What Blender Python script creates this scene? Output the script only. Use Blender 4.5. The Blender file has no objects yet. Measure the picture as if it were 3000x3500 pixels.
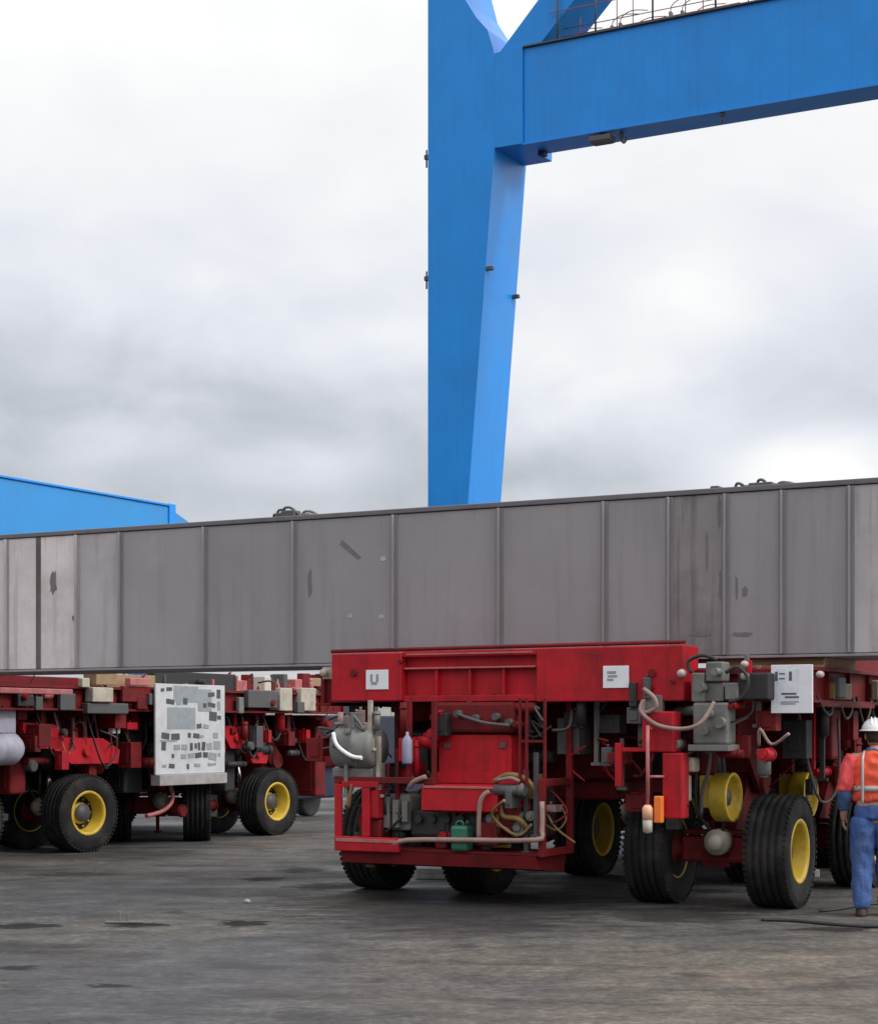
import bpy, bmesh, math, random
from mathutils import Vector, Matrix
random.seed(7)
R = math.radians
sc = bpy.context.scene
COL = sc.collection

# ------------------------------------------------------------------ camera
F = 6372.0                      # focal length in photo pixels (3000 px wide)
EYE = 1.65
cam = bpy.data.cameras.new('camera')
cam.sensor_fit = 'HORIZONTAL'
cam.sensor_width = 36.0
cam.lens = F / 3000.0 * 36.0
cam.shift_y = 740.0 / 3000.0
cam.clip_start = 0.1
cam.clip_end = 6000
co = bpy.data.objects.new('camera', cam)
co.location = (0, 0, EYE)
co.rotation_euler = (R(90), 0, 0)
COL.objects.link(co)
sc.camera = co

# ------------------------------------------------------------------ light
SUN_EL, SUN_AZ = R(42), R(112)          # azimuth clockwise from +Y
w = bpy.data.worlds.new('World'); sc.world = w; w.use_nodes = True
nt = w.node_tree; nt.nodes.clear()
def N(tree, t, **kw):
    n = tree.nodes.new(t)
    for k, v in kw.items(): setattr(n, k, v)
    return n
def setin(n, **kw):
    for k, v in kw.items(): n.inputs[k].default_value = v
    return n
def mth(tree, op, a, b=None, c=None, clamp=False):
    n = tree.nodes.new('ShaderNodeMath'); n.operation = op; n.use_clamp = clamp
    for i, v in enumerate((a, b, c)):
        if v is None: continue
        if isinstance(v, (int, float)): n.inputs[i].default_value = v
        else: tree.links.new(v, n.inputs[i])
    return n.outputs[0]
def ramp(tree, fac, stops, interp='LINEAR'):
    n = tree.nodes.new('ShaderNodeValToRGB'); cr = n.color_ramp; cr.interpolation = interp
    while len(cr.elements) < len(stops): cr.elements.new(0.5)
    for e, (p, c) in zip(cr.elements, stops):
        e.position = p; e.color = (c[0], c[1], c[2], 1) if not isinstance(c, (int, float)) else (c, c, c, 1)
    tree.links.new(fac, n.inputs[0]); return n.outputs[0]
def mixc(tree, fac, a, b, mode='MIX'):
    n = tree.nodes.new('ShaderNodeMix'); n.data_type = 'RGBA'; n.blend_type = mode
    for key, v in ((0, fac), (6, a), (7, b)):
        if isinstance(v, (int, float)): n.inputs[key].default_value = v
        elif isinstance(v, tuple): n.inputs[key].default_value = (v[0], v[1], v[2], 1)
        else: tree.links.new(v, n.inputs[key])
    return n.outputs[2]

sky = N(nt, 'ShaderNodeTexSky', sky_type='NISHITA', sun_disc=False, sun_elevation=SUN_EL, sun_rotation=SUN_AZ)
tc = N(nt, 'ShaderNodeTexCoord')
sep = N(nt, 'ShaderNodeSeparateXYZ'); nt.links.new(tc.outputs['Generated'], sep.inputs[0])
elev = sep.outputs[2]
def skynoise(sx, sz, scale, detail, off, rough=0.55, dist=0.0):
    m = N(nt, 'ShaderNodeMapping'); m.inputs['Scale'].default_value = (sx, sx, sz); m.inputs['Location'].default_value = off
    nt.links.new(tc.outputs['Generated'], m.inputs[0])
    n = N(nt, 'ShaderNodeTexNoise'); n.inputs['Scale'].default_value = scale; n.inputs['Detail'].default_value = detail
    n.inputs['Roughness'].default_value = rough; n.inputs['Distortion'].default_value = dist
    nt.links.new(m.outputs[0], n.inputs[0]); return n.outputs[0]
n1 = skynoise(1.0, 2.6, 5.0, 4, (0.3, 0.1, 0.45), 0.45, 0.3)
n2 = skynoise(1.0, 1.6, 11.0, 6, (2.3, 1.1, 0.2), 0.53, 0.25)
base = ramp(nt, mth(nt, 'MULTIPLY', elev, 2.0), [(0.0, 0.55), (0.14, 0.59), (0.22, 0.64), (0.32, 0.73), (0.42, 0.84), (0.54, 0.94), (0.66, 1.0), (0.80, 1.12), (1.0, 1.3)])
amp = ramp(nt, mth(nt, 'MULTIPLY', elev, 2.0), [(0.0, 0.35), (0.12, 0.62), (0.34, 0.68), (0.60, 0.22), (1.0, 0.3)])
nz = mth(nt, 'ADD', mth(nt, 'MULTIPLY', mth(nt, 'SUBTRACT', n1, 0.5), 0.75), mth(nt, 'MULTIPLY', mth(nt, 'SUBTRACT', n2, 0.5), 0.68))
lum = mth(nt, 'ADD', base, mth(nt, 'MULTIPLY', nz, amp))
def blob(azd, eld, waz, wel, strength):          # one cloud at one place in the sky
    d = Vector((math.sin(R(azd)) * math.cos(R(eld)), math.cos(R(azd)) * math.cos(R(eld)), math.sin(R(eld))))
    ax = mth(nt, 'DIVIDE', mth(nt, 'SUBTRACT', sep.outputs[0], d.x), math.sin(R(waz)))
    az_ = mth(nt, 'DIVIDE', mth(nt, 'SUBTRACT', elev, d.z), math.sin(R(wel)))
    wob = mth(nt, 'MULTIPLY', mth(nt, 'SUBTRACT', n2, 0.5), 1.3)
    rr = mth(nt, 'ADD', mth(nt, 'SQRT', mth(nt, 'ADD', mth(nt, 'MULTIPLY', ax, ax), mth(nt, 'MULTIPLY', az_, az_))), wob)
    s = N(nt, 'ShaderNodeMapRange', interpolation_type='SMOOTHERSTEP')
    nt.links.new(rr, s.inputs[0]); s.inputs[1].default_value = 1.25; s.inputs[2].default_value = 0.1
    s.inputs[3].default_value = 0.0; s.inputs[4].default_value = 1.0
    front = mth(nt, 'GREATER_THAN', sep.outputs[1], 0.0)
    return mth(nt, 'MULTIPLY', mth(nt, 'MULTIPLY', s.outputs[0], strength), front)
for args in [(-12.5, 10.6, 7.5, 2.1, -0.12), (-4.5, 9.3, 4.5, 1.2, -0.05), (11.5, 7.4, 4.5, 1.9, 0.40), (-4.2, 8.0, 3.4, 1.0, 0.12),
             (4.0, 8.0, 4.0, 1.2, -0.10), (-2.0, 11.6, 3.5, 1.2, 0.08), (8.5, 13.0, 5.0, 2.0, 0.08)]:
    lum = mth(nt, 'ADD', lum, blob(*args))
# the overcast is brighter towards the hidden sun (right and behind), boosted to light right-hand faces
sd = Vector((math.sin(SUN_AZ), math.cos(SUN_AZ), 0)).normalized()
side = mth(nt, 'ADD', mth(nt, 'MULTIPLY', sep.outputs[0], sd.x), mth(nt, 'MULTIPLY', sep.outputs[1], sd.y))
lum = mth(nt, 'MULTIPLY', lum, mth(nt, 'ADD', 1.0, mth(nt, 'MULTIPLY', mth(nt, 'MAXIMUM', side, 0.0), 1.25)))
back = mth(nt, 'MULTIPLY', mth(nt, 'MAXIMUM', mth(nt, 'SUBTRACT', 0.05, sep.outputs[1]), 0.0), mth(nt, 'SUBTRACT', 1.0, mth(nt, 'MULTIPLY', elev, 2.2), None, True), None, True)  # low sky behind the camera dimmed to strengthen light from above
lum = mth(nt, 'MULTIPLY', lum, mth(nt, 'SUBTRACT', 1.0, mth(nt, 'MULTIPLY', back, 0.55)))
lum = mth(nt, 'MAXIMUM', lum, 0.25)
tint = ramp(nt, lum, [(0.45, (0.92, 0.985, 1.085)), (0.85, (0.955, 0.985, 1.06)), (1.0, (1.0, 1.0, 1.0))])
cloud = mixc(nt, 1.0, tint, lum, 'MULTIPLY')
skys = mixc(nt, 1.0, sky.outputs[0], (0.1, 0.1, 0.1), 'MULTIPLY')
col = mixc(nt, 0.95, skys, cloud)
bg = N(nt, 'ShaderNodeBackground'); nt.links.new(col, bg.inputs[0]); bg.inputs[1].default_value = 1.0
wo = N(nt, 'ShaderNodeOutputWorld'); nt.links.new(bg.outputs[0], wo.inputs[0])

sl = bpy.data.lights.new('sun', 'SUN'); sl.energy = 1.5; sl.angle = R(12); sl.color = (1.0, 0.96, 0.9)
so = bpy.data.objects.new('sun', sl); COL.objects.link(so)
sdir = Vector((math.sin(SUN_AZ) * math.cos(SUN_EL), math.cos(SUN_AZ) * math.cos(SUN_EL), math.sin(SUN_EL)))
so.rotation_euler = (-sdir).to_track_quat('-Z', 'Y').to_euler(); so.location = sdir * 60
sc.view_settings.view_transform = 'Standard'; sc.view_settings.look = 'None'
sc.view_settings.exposure = 0.0; sc.view_settings.gamma = 1.0
sc.view_settings.use_curve_mapping = False
sc.cycles.max_bounces = 6

# ------------------------------------------------------------------ site frame
# everything in the yard stands on one square grid turned 28.8 degrees: lat runs right and near, a runs away
SN, CS = math.sin(R(28.8)), math.cos(R(28.8))
ROT = -R(28.8)
def W(lat, a, z=0.0): return Vector((CS * lat + SN * a, -SN * lat + CS * a, z))
def PA(px, py, a):               # a photo point on the plane a = const -> (lat, a, z)
    t = (px - 1500) / F; Y = a / (SN * t + CS)
    return Vector((Y * (CS * t - SN), a, EYE + (2490 - py) / F * Y))
def PL(px, py, lat):             # a photo point on the plane lat = const
    t = (px - 1500) / F; Y = lat / (CS * t - SN)
    return Vector((lat, Y * (SN * t + CS), EYE + (2490 - py) / F * Y))

# ------------------------------------------------------------------ mesh helpers
class MB:
    def __init__(s): s.bm = bmesh.new()
    def box(s, x0, x1, y0, y1, z0, z1, bev=0.0, rot=None, pivot=None):
        b = bmesh.new()
        bmesh.ops.create_cube(b, size=1.0)
        for v in b.verts:
            v.co = Vector(((x0 + x1) / 2 + v.co.x * abs(x1 - x0), (y0 + y1) / 2 + v.co.y * abs(y1 - y0), (z0 + z1) / 2 + v.co.z * abs(z1 - z0)))
        if bev > 0:
            bmesh.ops.bevel(b, geom=list(b.edges), offset=bev, segments=2, profile=0.5, affect='EDGES')
        if rot is not None:
            c = Vector(pivot) if pivot is not None else Vector(((x0 + x1) / 2, (y0 + y1) / 2, (z0 + z1) / 2))
            bmesh.ops.rotate(b, verts=b.verts, cent=c, matrix=rot)
        s._join(b); return s
    def _join(s, b):
        me = bpy.data.meshes.new('tmp'); b.to_mesh(me); b.free(); s.bm.from_mesh(me); bpy.data.meshes.remove(me)
    def prism(s, pts, axis, d0, d1):      # polygon pts in the two other axes, extruded along axis
        def mk(p, d):
            return {'x': (d, p[0], p[1]), 'y': (p[0], d, p[1]), 'z': (p[0], p[1], d)}[axis]
        a = [s.bm.verts.new(mk(p, d0)) for p in pts]; b = [s.bm.verts.new(mk(p, d1)) for p in pts]
        n = len(pts)
        fs = [s.bm.faces.new(a), s.bm.faces.new(b[::-1])]
        for i in range(n): fs.append(s.bm.faces.new((a[i], b[i], b[(i + 1) % n], a[(i + 1) % n])))
        bmesh.ops.recalc_face_normals(s.bm, faces=fs); return s
    def cyl(s, p0, p1, r0, r1=None, n=16, smooth=True):
        p0, p1 = Vector(p0), Vector(p1); r1 = r0 if r1 is None else r1
        d = (p1 - p0).normalized(); up = Vector((0, 0, 1)) if abs(d.z) < 0.9 else Vector((1, 0, 0))
        u = d.cross(up).normalized(); v = d.cross(u)
        A, B = [], []
        for i in range(n):
            t = 2 * math.pi * i / n; o = u * math.cos(t) + v * math.sin(t)
            A.append(s.bm.verts.new(p0 + o * r0)); B.append(s.bm.verts.new(p1 + o * r1))
        fs = []
        for i in range(n):
            f = s.bm.faces.new((A[i], A[(i + 1) % n], B[(i + 1) % n], B[i])); f.smooth = smooth; fs.append(f)
        fs.append(s.bm.faces.new(A[::-1])); fs.append(s.bm.faces.new(B))
        bmesh.ops.recalc_face_normals(s.bm, faces=fs); return s
    def lathe(s, prof, axis='x', c=(0, 0, 0), n=40, sharp=()):   # prof: (radius, along)
        c = Vector(c); rings = []
        for (r, x) in prof:
            ring = []
            for i in range(n):
                t = 2 * math.pi * i / n; p, q = r * math.cos(t), r * math.sin(t)
                ring.append(s.bm.verts.new(c + Vector({'x': (x, p, q), 'y': (p, x, q), 'z': (p, q, x)}[axis])))
            rings.append(ring)
        fs = []
        for k in range(len(rings) - 1):
            for i in range(n):
                f = s.bm.faces.new((rings[k][i], rings[k][(i + 1) % n], rings[k + 1][(i + 1) % n], rings[k + 1][i])); f.smooth = True; fs.append(f)
        for ring in (rings[0], rings[-1]):
            if (ring[0].co - ring[n // 2].co).length > 1e-4: fs.append(s.bm.faces.new(ring))
        bmesh.ops.recalc_face_normals(s.bm, faces=fs); return s
    def tube(s, pts, r, n=8, sub=4):
        P = [Vector(p) for p in pts]
        if sub > 1 and len(P) > 2:               # Catmull-Rom
            Q = []
            for i in range(len(P) - 1):
                p0, p1, p2, p3 = P[max(i - 1, 0)], P[i], P[i + 1], P[min(i + 2, len(P) - 1)]
                for k in range(sub):
                    t = k / sub
                    Q.append(0.5 * ((2 * p1) + (p2 - p0) * t + (2 * p0 - 5 * p1 + 4 * p2 - p3) * t * t + (3 * p1 - p0 - 3 * p2 + p3) * t ** 3))
            Q.append(P[-1]); P = Q
        rings = []; u = None
        for i, p in enumerate(P):
            d = (P[min(i + 1, len(P) - 1)] - P[max(i - 1, 0)]).normalized()
            if u is None: u = d.cross(Vector((0.3, 0.2, 1)) if abs(d.z) < 0.9 else Vector((1, 0.2, 0))).normalized()
            u = (u - d * u.dot(d)).normalized(); v = d.cross(u)
            rr = r[i * (len(r) - 1) // max(len(P) - 1, 1)] if isinstance(r, (list, tuple)) else r
            rings.append([s.bm.verts.new(p + (u * math.cos(2 * math.pi * k / n) + v * math.sin(2 * math.pi * k / n)) * rr) for k in range(n)])
        fs = []
        for k in range(len(rings) - 1):
            for i in range(n):
                f = s.bm.faces.new((rings[k][i], rings[k][(i + 1) % n], rings[k + 1][(i + 1) % n], rings[k + 1][i])); f.smooth = True; fs.append(f)
        fs.append(s.bm.faces.new(rings[0])); fs.append(s.bm.faces.new(rings[-1]))
        bmesh.ops.recalc_face_normals(s.bm, faces=fs); return s
    def loft(s, rings, n=20, cap=True):       # rings: (centre, rx, ry) horizontal ellipses, or (centre, rx, ry, normal)
        RR = []
        for g in rings:
            c = Vector(g[0]); nrm = Vector(g[3]).normalized() if len(g) > 3 else Vector((0, 0, 1))
            u = Vector((1, 0, 0)); u = (u - nrm * u.dot(nrm)).normalized(); v = nrm.cross(u)
            RR.append([s.bm.verts.new(c + u * math.cos(2 * math.pi * k / n) * g[1] + v * math.sin(2 * math.pi * k / n) * g[2]) for k in range(n)])
        fs = []
        for k in range(len(RR) - 1):
            for i in range(n):
                f = s.bm.faces.new((RR[k][i], RR[k][(i + 1) % n], RR[k + 1][(i + 1) % n], RR[k + 1][i])); f.smooth = True; fs.append(f)
        if cap: fs.append(s.bm.faces.new(RR[0])); fs.append(s.bm.faces.new(RR[-1]))
        bmesh.ops.recalc_face_normals(s.bm, faces=fs); return s
    def ball(s, c, rx, ry=None, rz=None, n=16):
        ry = rx if ry is None else ry; rz = rx if rz is None else rz
        b = bmesh.new(); bmesh.ops.create_uvsphere(b, u_segments=n, v_segments=max(8, n * 2 // 3), radius=1.0)
        for v in b.verts: v.co = Vector((c[0] + v.co.x * rx, c[1] + v.co.y * ry, c[2] + v.co.z * rz))
        for f in b.faces: f.smooth = True
        s._join(b); return s
    def shift(s, off):
        for v in s.bm.verts: v.co -= Vector(off)
        return s
    def build(s, name, mat, parent=None, loc=None, rotz=None):
        me = bpy.data.meshes.new(name); s.bm.to_mesh(me); s.bm.free()
        me.materials.append(mat)
        o = bpy.data.objects.new(name, me); COL.objects.link(o)
        if parent is not None: o.parent = parent
        if loc is not None: o.location = loc
        if rotz is not None: o.rotation_euler = (0, 0, rotz)
        return o
def tag(o, label=None, cat=None, group=None, kind=None):
    if label: o['label'] = label
    if cat: o['category'] = cat
    if group: o['group'] = group
    if kind: o['kind'] = kind
    return o
def thing(name, label, cat, lat, a, z=0.0, group=None, rotz=ROT):
    o = bpy.data.objects.new(name, None); COL.objects.link(o)
    o.location = W(lat, a, z); o.rotation_euler = (0, 0, rotz); o.empty_display_size = 0.3
    return tag(o, label, cat, group)
def copy_obj(o, parent, loc=None, rotz=None):
    c = o.copy(); COL.objects.link(c); c.parent = parent
    if loc is not None: c.location = loc
    if rotz is not None: c.rotation_euler = (0, 0, rotz)
    for ch in o.children:
        d = ch.copy(); COL.objects.link(d); d.parent = c
    return c

# ------------------------------------------------------------------ materials
def mat(name, c, rough=0.5, metal=0.0, dirt=0.25, dirtc=(0.06, 0.045, 0.035), scale=4.0, vary=0.12, bump=0.0, bscale=40.0, streak=0.0, coat=0.0, spec=0.5):
    m = bpy.data.materials.new(name); m.use_nodes = True; t = m.node_tree
    b = t.nodes['Principled BSDF']; b.inputs['Metallic'].default_value = metal; b.inputs['Specular IOR Level'].default_value = spec
    b.inputs['Coat Weight'].default_value = coat
    tc0 = N(t, 'ShaderNodeTexCoord'); oi = N(t, 'ShaderNodeObjectInfo'); va = N(t, 'ShaderNodeVectorMath', operation='MULTIPLY_ADD')
    t.links.new(oi.outputs['Random'], va.inputs[0]); va.inputs[1].default_value = (37.0, 53.0, 0.0); t.links.new(tc0.outputs['Object'], va.inputs[2])
    class tcn: outputs = {'Object': va.outputs[0]}
    n = N(t, 'ShaderNodeTexNoise'); n.inputs['Scale'].default_value = scale; n.inputs['Detail'].default_value = 8; n.inputs['Roughness'].default_value = 0.65
    t.links.new(tcn.outputs['Object'], n.inputs[0])
    lo = tuple(x * (1 - vary) for x in c); hi = tuple(min(1, x * (1 + vary)) for x in c)
    colr = ramp(t, n.outputs[0], [(0.3, lo), (0.7, hi)])
    if dirt > 0:
        n2 = N(t, 'ShaderNodeTexNoise'); n2.inputs['Scale'].default_value = scale * 0.6; n2.inputs['Detail'].default_value = 10; n2.inputs['Roughness'].default_value = 0.72
        t.links.new(tcn.outputs['Object'], n2.inputs[0])
        d = ramp(t, n2.outputs[0], [(0.46, 0.0), (0.72, 1.0)])
        colr = mixc(t, mth(t, 'MULTIPLY', d, dirt), colr, dirtc)
    if streak > 0:
        mp = N(t, 'ShaderNodeMapping'); mp.inputs['Scale'].default_value = (6, 6, 0.35); t.links.new(tcn.outputs['Object'], mp.inputs[0])
        n3 = N(t, 'ShaderNodeTexNoise'); n3.inputs['Scale'].default_value = 2.0; n3.inputs['Detail'].default_value = 6; t.links.new(mp.outputs[0], n3.inputs[0])
        d3 = ramp(t, n3.outputs[0], [(0.52, 0.0), (0.75, 1.0)])
        colr = mixc(t, mth(t, 'MULTIPLY', d3, streak), colr, dirtc)
    t.links.new(colr, b.inputs['Base Color'])
    rr = ramp(t, n.outputs[0], [(0.3, max(0.05, rough - 0.08)), (0.7, min(1, rough + 0.1))]); t.links.new(rr, b.inputs['Roughness'])
    if bump > 0:
        nb = N(t, 'ShaderNodeTexNoise'); nb.inputs['Scale'].default_value = bscale; nb.inputs['Detail'].default_value = 6
        t.links.new(tcn.outputs['Object'], nb.inputs[0])
        bp = N(t, 'ShaderNodeBump'); bp.inputs['Strength'].default_value = bump; bp.inputs['Distance'].default_value = 0.02
        t.links.new(nb.outputs[0], bp.inputs['Height']); t.links.new(bp.outputs[0], b.inputs['Normal'])
    return m
M = {}
M['red'] = mat('red_paint', (0.44, 0.012, 0.022), 0.5, dirt=0.9, dirtc=(0.12, 0.012, 0.014), scale=2.2, spec=0.22, streak=0.5)
M['dred'] = mat('dark_red_paint', (0.16, 0.009, 0.012), 0.65, dirt=0.85, dirtc=(0.022, 0.010, 0.009), scale=4.0, spec=0.25)
M['pink'] = mat('worn_red_edge', (0.42, 0.13, 0.13), 0.55, dirt=0.5, dirtc=(0.12, 0.03, 0.03), scale=9.0)
M['yellow'] = mat('yellow_wheel_paint', (0.58, 0.40, 0.035), 0.5, dirt=0.6, dirtc=(0.12, 0.07, 0.02), scale=7.0)
M['tyre'] = mat('tyre_rubber', (0.009, 0.009, 0.010), 0.8, dirt=0.75, dirtc=(0.055, 0.048, 0.041), scale=6.0, bump=0.3, bscale=60, spec=0.3)
M['black'] = mat('black_steel', (0.02, 0.02, 0.022), 0.6, dirt=0.3, scale=5)
M['grey'] = mat('grey_hydraulics', (0.17, 0.175, 0.165), 0.55, metal=0.1, dirt=0.7, dirtc=(0.07, 0.04, 0.035), scale=7)
M['dgrey'] = mat('dark_grey_steel', (0.075, 0.075, 0.08), 0.55, dirt=0.4, scale=5)
M['chrome'] = mat('steel_rod', (0.55, 0.55, 0.55), 0.25, metal=1.0, dirt=0.1)
M['beige'] = mat('beige_cast_metal', (0.42, 0.38, 0.31), 0.5, dirt=0.5, scale=8)
M['white'] = mat('white_paint', (0.78, 0.78, 0.80), 0.5, dirt=0.12, dirtc=(0.35, 0.33, 0.3), scale=6, vary=0.04)
M['wsign'] = mat('white_sign_sheet', (0.74, 0.75, 0.80), 0.5, dirt=0.12, dirtc=(0.35, 0.33, 0.33), scale=9, vary=0.04)
M['print'] = mat('dark_print', (0.09, 0.095, 0.12), 0.6, dirt=0.3, dirtc=(0.25, 0.25, 0.28), scale=20)
M['print2'] = mat('black_print', (0.06, 0.062, 0.07), 0.6, dirt=0.2, dirtc=(0.2, 0.2, 0.22), scale=20)
M['gprint'] = mat('grey_print', (0.24, 0.27, 0.29), 0.6, dirt=0.35, dirtc=(0.4, 0.4, 0.42), scale=14)
M['green'] = mat('green_plastic', (0.02, 0.13, 0.075), 0.4, dirt=0.3, scale=10)
M['amber'] = mat('amber_lens', (0.85, 0.20, 0.03), 0.25, dirt=0.1)
M['brass'] = mat('brass_yellow_lacquer', (0.20, 0.12, 0.035), 0.5, dirt=0.7, dirtc=(0.05, 0.03, 0.02), scale=10)
M['rail'] = mat('worn_beige_rail', (0.30, 0.20, 0.17), 0.55, dirt=0.6, dirtc=(0.16, 0.03, 0.03), scale=7)
M['lampg'] = mat('dusty_lamp_glass', (0.46, 0.38, 0.38), 0.35, dirt=0.5, dirtc=(.2, .12, .12), scale=20)
M['lens'] = mat('pale_amber_lens', (0.75, 0.40, 0.25), 0.3, dirt=0.2)
M['hose'] = mat('pale_pink_hose', (0.27, 0.18, 0.165), 0.6, dirt=0.65, dirtc=(0.12, 0.06, 0.05), scale=9)
M['timber'] = mat('timber', (0.30, 0.20, 0.12), 0.8, dirt=0.4, scale=6, bump=0.3)
M['concrete'] = mat('pale_block', (0.33, 0.32, 0.32), 0.85, dirt=0.4, scale=8, bump=0.2)
M['girder'] = mat('grey_girder_paint', (0.275, 0.260, 0.276), 0.6, dirt=0.22, dirtc=(0.15, 0.14, 0.145), scale=1.2, vary=0.06, streak=0.3, bump=0.05, bscale=3)
M['girder2'] = mat('grey_girder_paint_pale', (0.44, 0.405, 0.42), 0.6, dirt=0.3, dirtc=(0.12, 0.10, 0.095), scale=1.8, vary=0.09, streak=0.4, bump=0.05, bscale=3)
M['girder3'] = mat('grey_girder_paint_palest', (0.68, 0.615, 0.62), 0.65, dirt=0.4, dirtc=(0.22, 0.19, 0.19), scale=2.2, vary=0.1, streak=0.5, bump=0.05, bscale=3)
M['girderk'] = mat('grey_girder_paint_stained', (0.235, 0.215, 0.22), 0.6, dirt=0.6, dirtc=(0.09, 0.08, 0.082), scale=2.5, vary=0.1, streak=0.85, bump=0.05, bscale=3)
M['gstrap'] = mat('strap_shade_paint', (0.218, 0.205, 0.217), 0.65, dirt=0.45, dirtc=(0.13, 0.12, 0.125), scale=2.0, vary=0.1, streak=0.5)
M['gstrap2'] = mat('pale_strap_shade_paint', (0.36, 0.325, 0.33), 0.65, dirt=0.5, dirtc=(0.2, 0.17, 0.17), scale=2.0, vary=0.1, streak=0.5)
M['gjoint'] = mat('dark_joint_shade_paint', (0.085, 0.078, 0.075), 0.7, dirt=0.5, dirtc=(0.2, 0.17, 0.16), scale=3.0, streak=0.5)
M['gscuff'] = mat('scuffed_girder_paint', (0.15, 0.142, 0.148), 0.7, dirt=0.5, dirtc=(0.2, 0.19, 0.2), scale=14)
M['gpale'] = mat('pale_scraped_paint', (0.42, 0.42, 0.43), 0.7, dirt=0.5, dirtc=(0.25, 0.24, 0.25), scale=16)
M['girder1'] = mat('grey_girder_paint_mid', (0.315, 0.295, 0.31), 0.6, dirt=0.25, dirtc=(0.15, 0.14, 0.14), scale=1.4, vary=0.06, streak=0.2, bump=0.05, bscale=3)
M['gedge'] = mat('shaded_girder_edge', (0.14, 0.132, 0.148), 0.6, dirt=0.4, scale=3)
M['blue'] = mat('blue_crane_paint', (0.008, 0.252, 0.74), 0.38, dirt=0.25, dirtc=(0.02, 0.13, 0.38), scale=0.9, vary=0.07, streak=0.22, spec=0.35)
M['blue2'] = mat('light_blue_crane_paint', (0.012, 0.24, 0.60), 0.4, dirt=0.2, dirtc=(0.03, 0.15, 0.4), scale=0.8, vary=0.06, streak=0.12)
M['navy'] = mat('navy_steel', (0.005, 0.013, 0.042), 0.6, dirt=0.4, scale=2)
M['denim'] = mat('denim', (0.045, 0.095, 0.27), 0.9, dirt=0.45, dirtc=(0.10, 0.16, 0.28), scale=9, bump=0.5, bscale=30)
M['shirt'] = mat('blue_shirt', (0.06, 0.12, 0.26), 0.9, dirt=0.3, dirtc=(0.03, 0.05, 0.12), scale=8, bump=0.4, bscale=18)
M['vest'] = mat('orange_high_visibility_cloth', (0.80, 0.10, 0.045), 0.8, dirt=0.22, dirtc=(0.5, 0.04, 0.05), scale=6, bump=0.5, bscale=14)
M['vestp'] = mat('faded_orange_pink_cloth', (0.72, 0.08, 0.085), 0.8, dirt=0.3, dirtc=(0.6, 0.2, 0.2), scale=7, bump=0.5, bscale=14)
M['tape'] = mat('reflective_tape', (0.45, 0.42, 0.42), 0.35, dirt=0.3)
M['skin'] = mat('skin', (0.42, 0.24, 0.17), 0.6, dirt=0.1, dirtc=(0.35, 0.15, 0.1))
M['hair'] = mat('dark_hair', (0.03, 0.02, 0.015), 0.7, bump=0.6, bscale=90)
M['leather'] = mat('brown_leather', (0.07, 0.045, 0.03), 0.6, dirt=0.4)
M['wall'] = mat('pale_cladding', (0.50, 0.48, 0.43), 0.7, dirt=0.2, dirtc=(0.3, 0.28, 0.25), scale=0.3)
M['roofm'] = mat('grey_roof_sheet', (0.30, 0.31, 0.32), 0.6, scale=0.3)

# ground material: patchy wet concrete yard
def onground(px, py):
    Y = EYE * F / (py - 2490); return Vector(((px - 1500) / F * Y, Y, 0))
STAINS_SHADE = [(180, 330, 3235, 6, .4), (1320, 1480, 3290, 6, .35), (2300, 2420, 3330, 7, .35), (100, 420, 2990, 7, .45), (520, 800, 2960, 5, .45),
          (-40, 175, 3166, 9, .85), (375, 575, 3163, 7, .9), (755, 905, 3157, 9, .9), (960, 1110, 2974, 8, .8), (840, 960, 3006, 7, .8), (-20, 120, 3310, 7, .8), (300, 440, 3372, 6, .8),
          (1000, 1260, 3031, 10, .8), (2720, 2960, 3178, 8, .8), (560, 640, 3120, 5, .6), (1000, 2150, 3085, 80, .66), (1180, 1980, 3150, 50, .5), (2050, 2560, 3128, 26, .6), (150, 700, 2925, 22, .5)]  # the large last patches paint contact shade around the tyres
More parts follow.
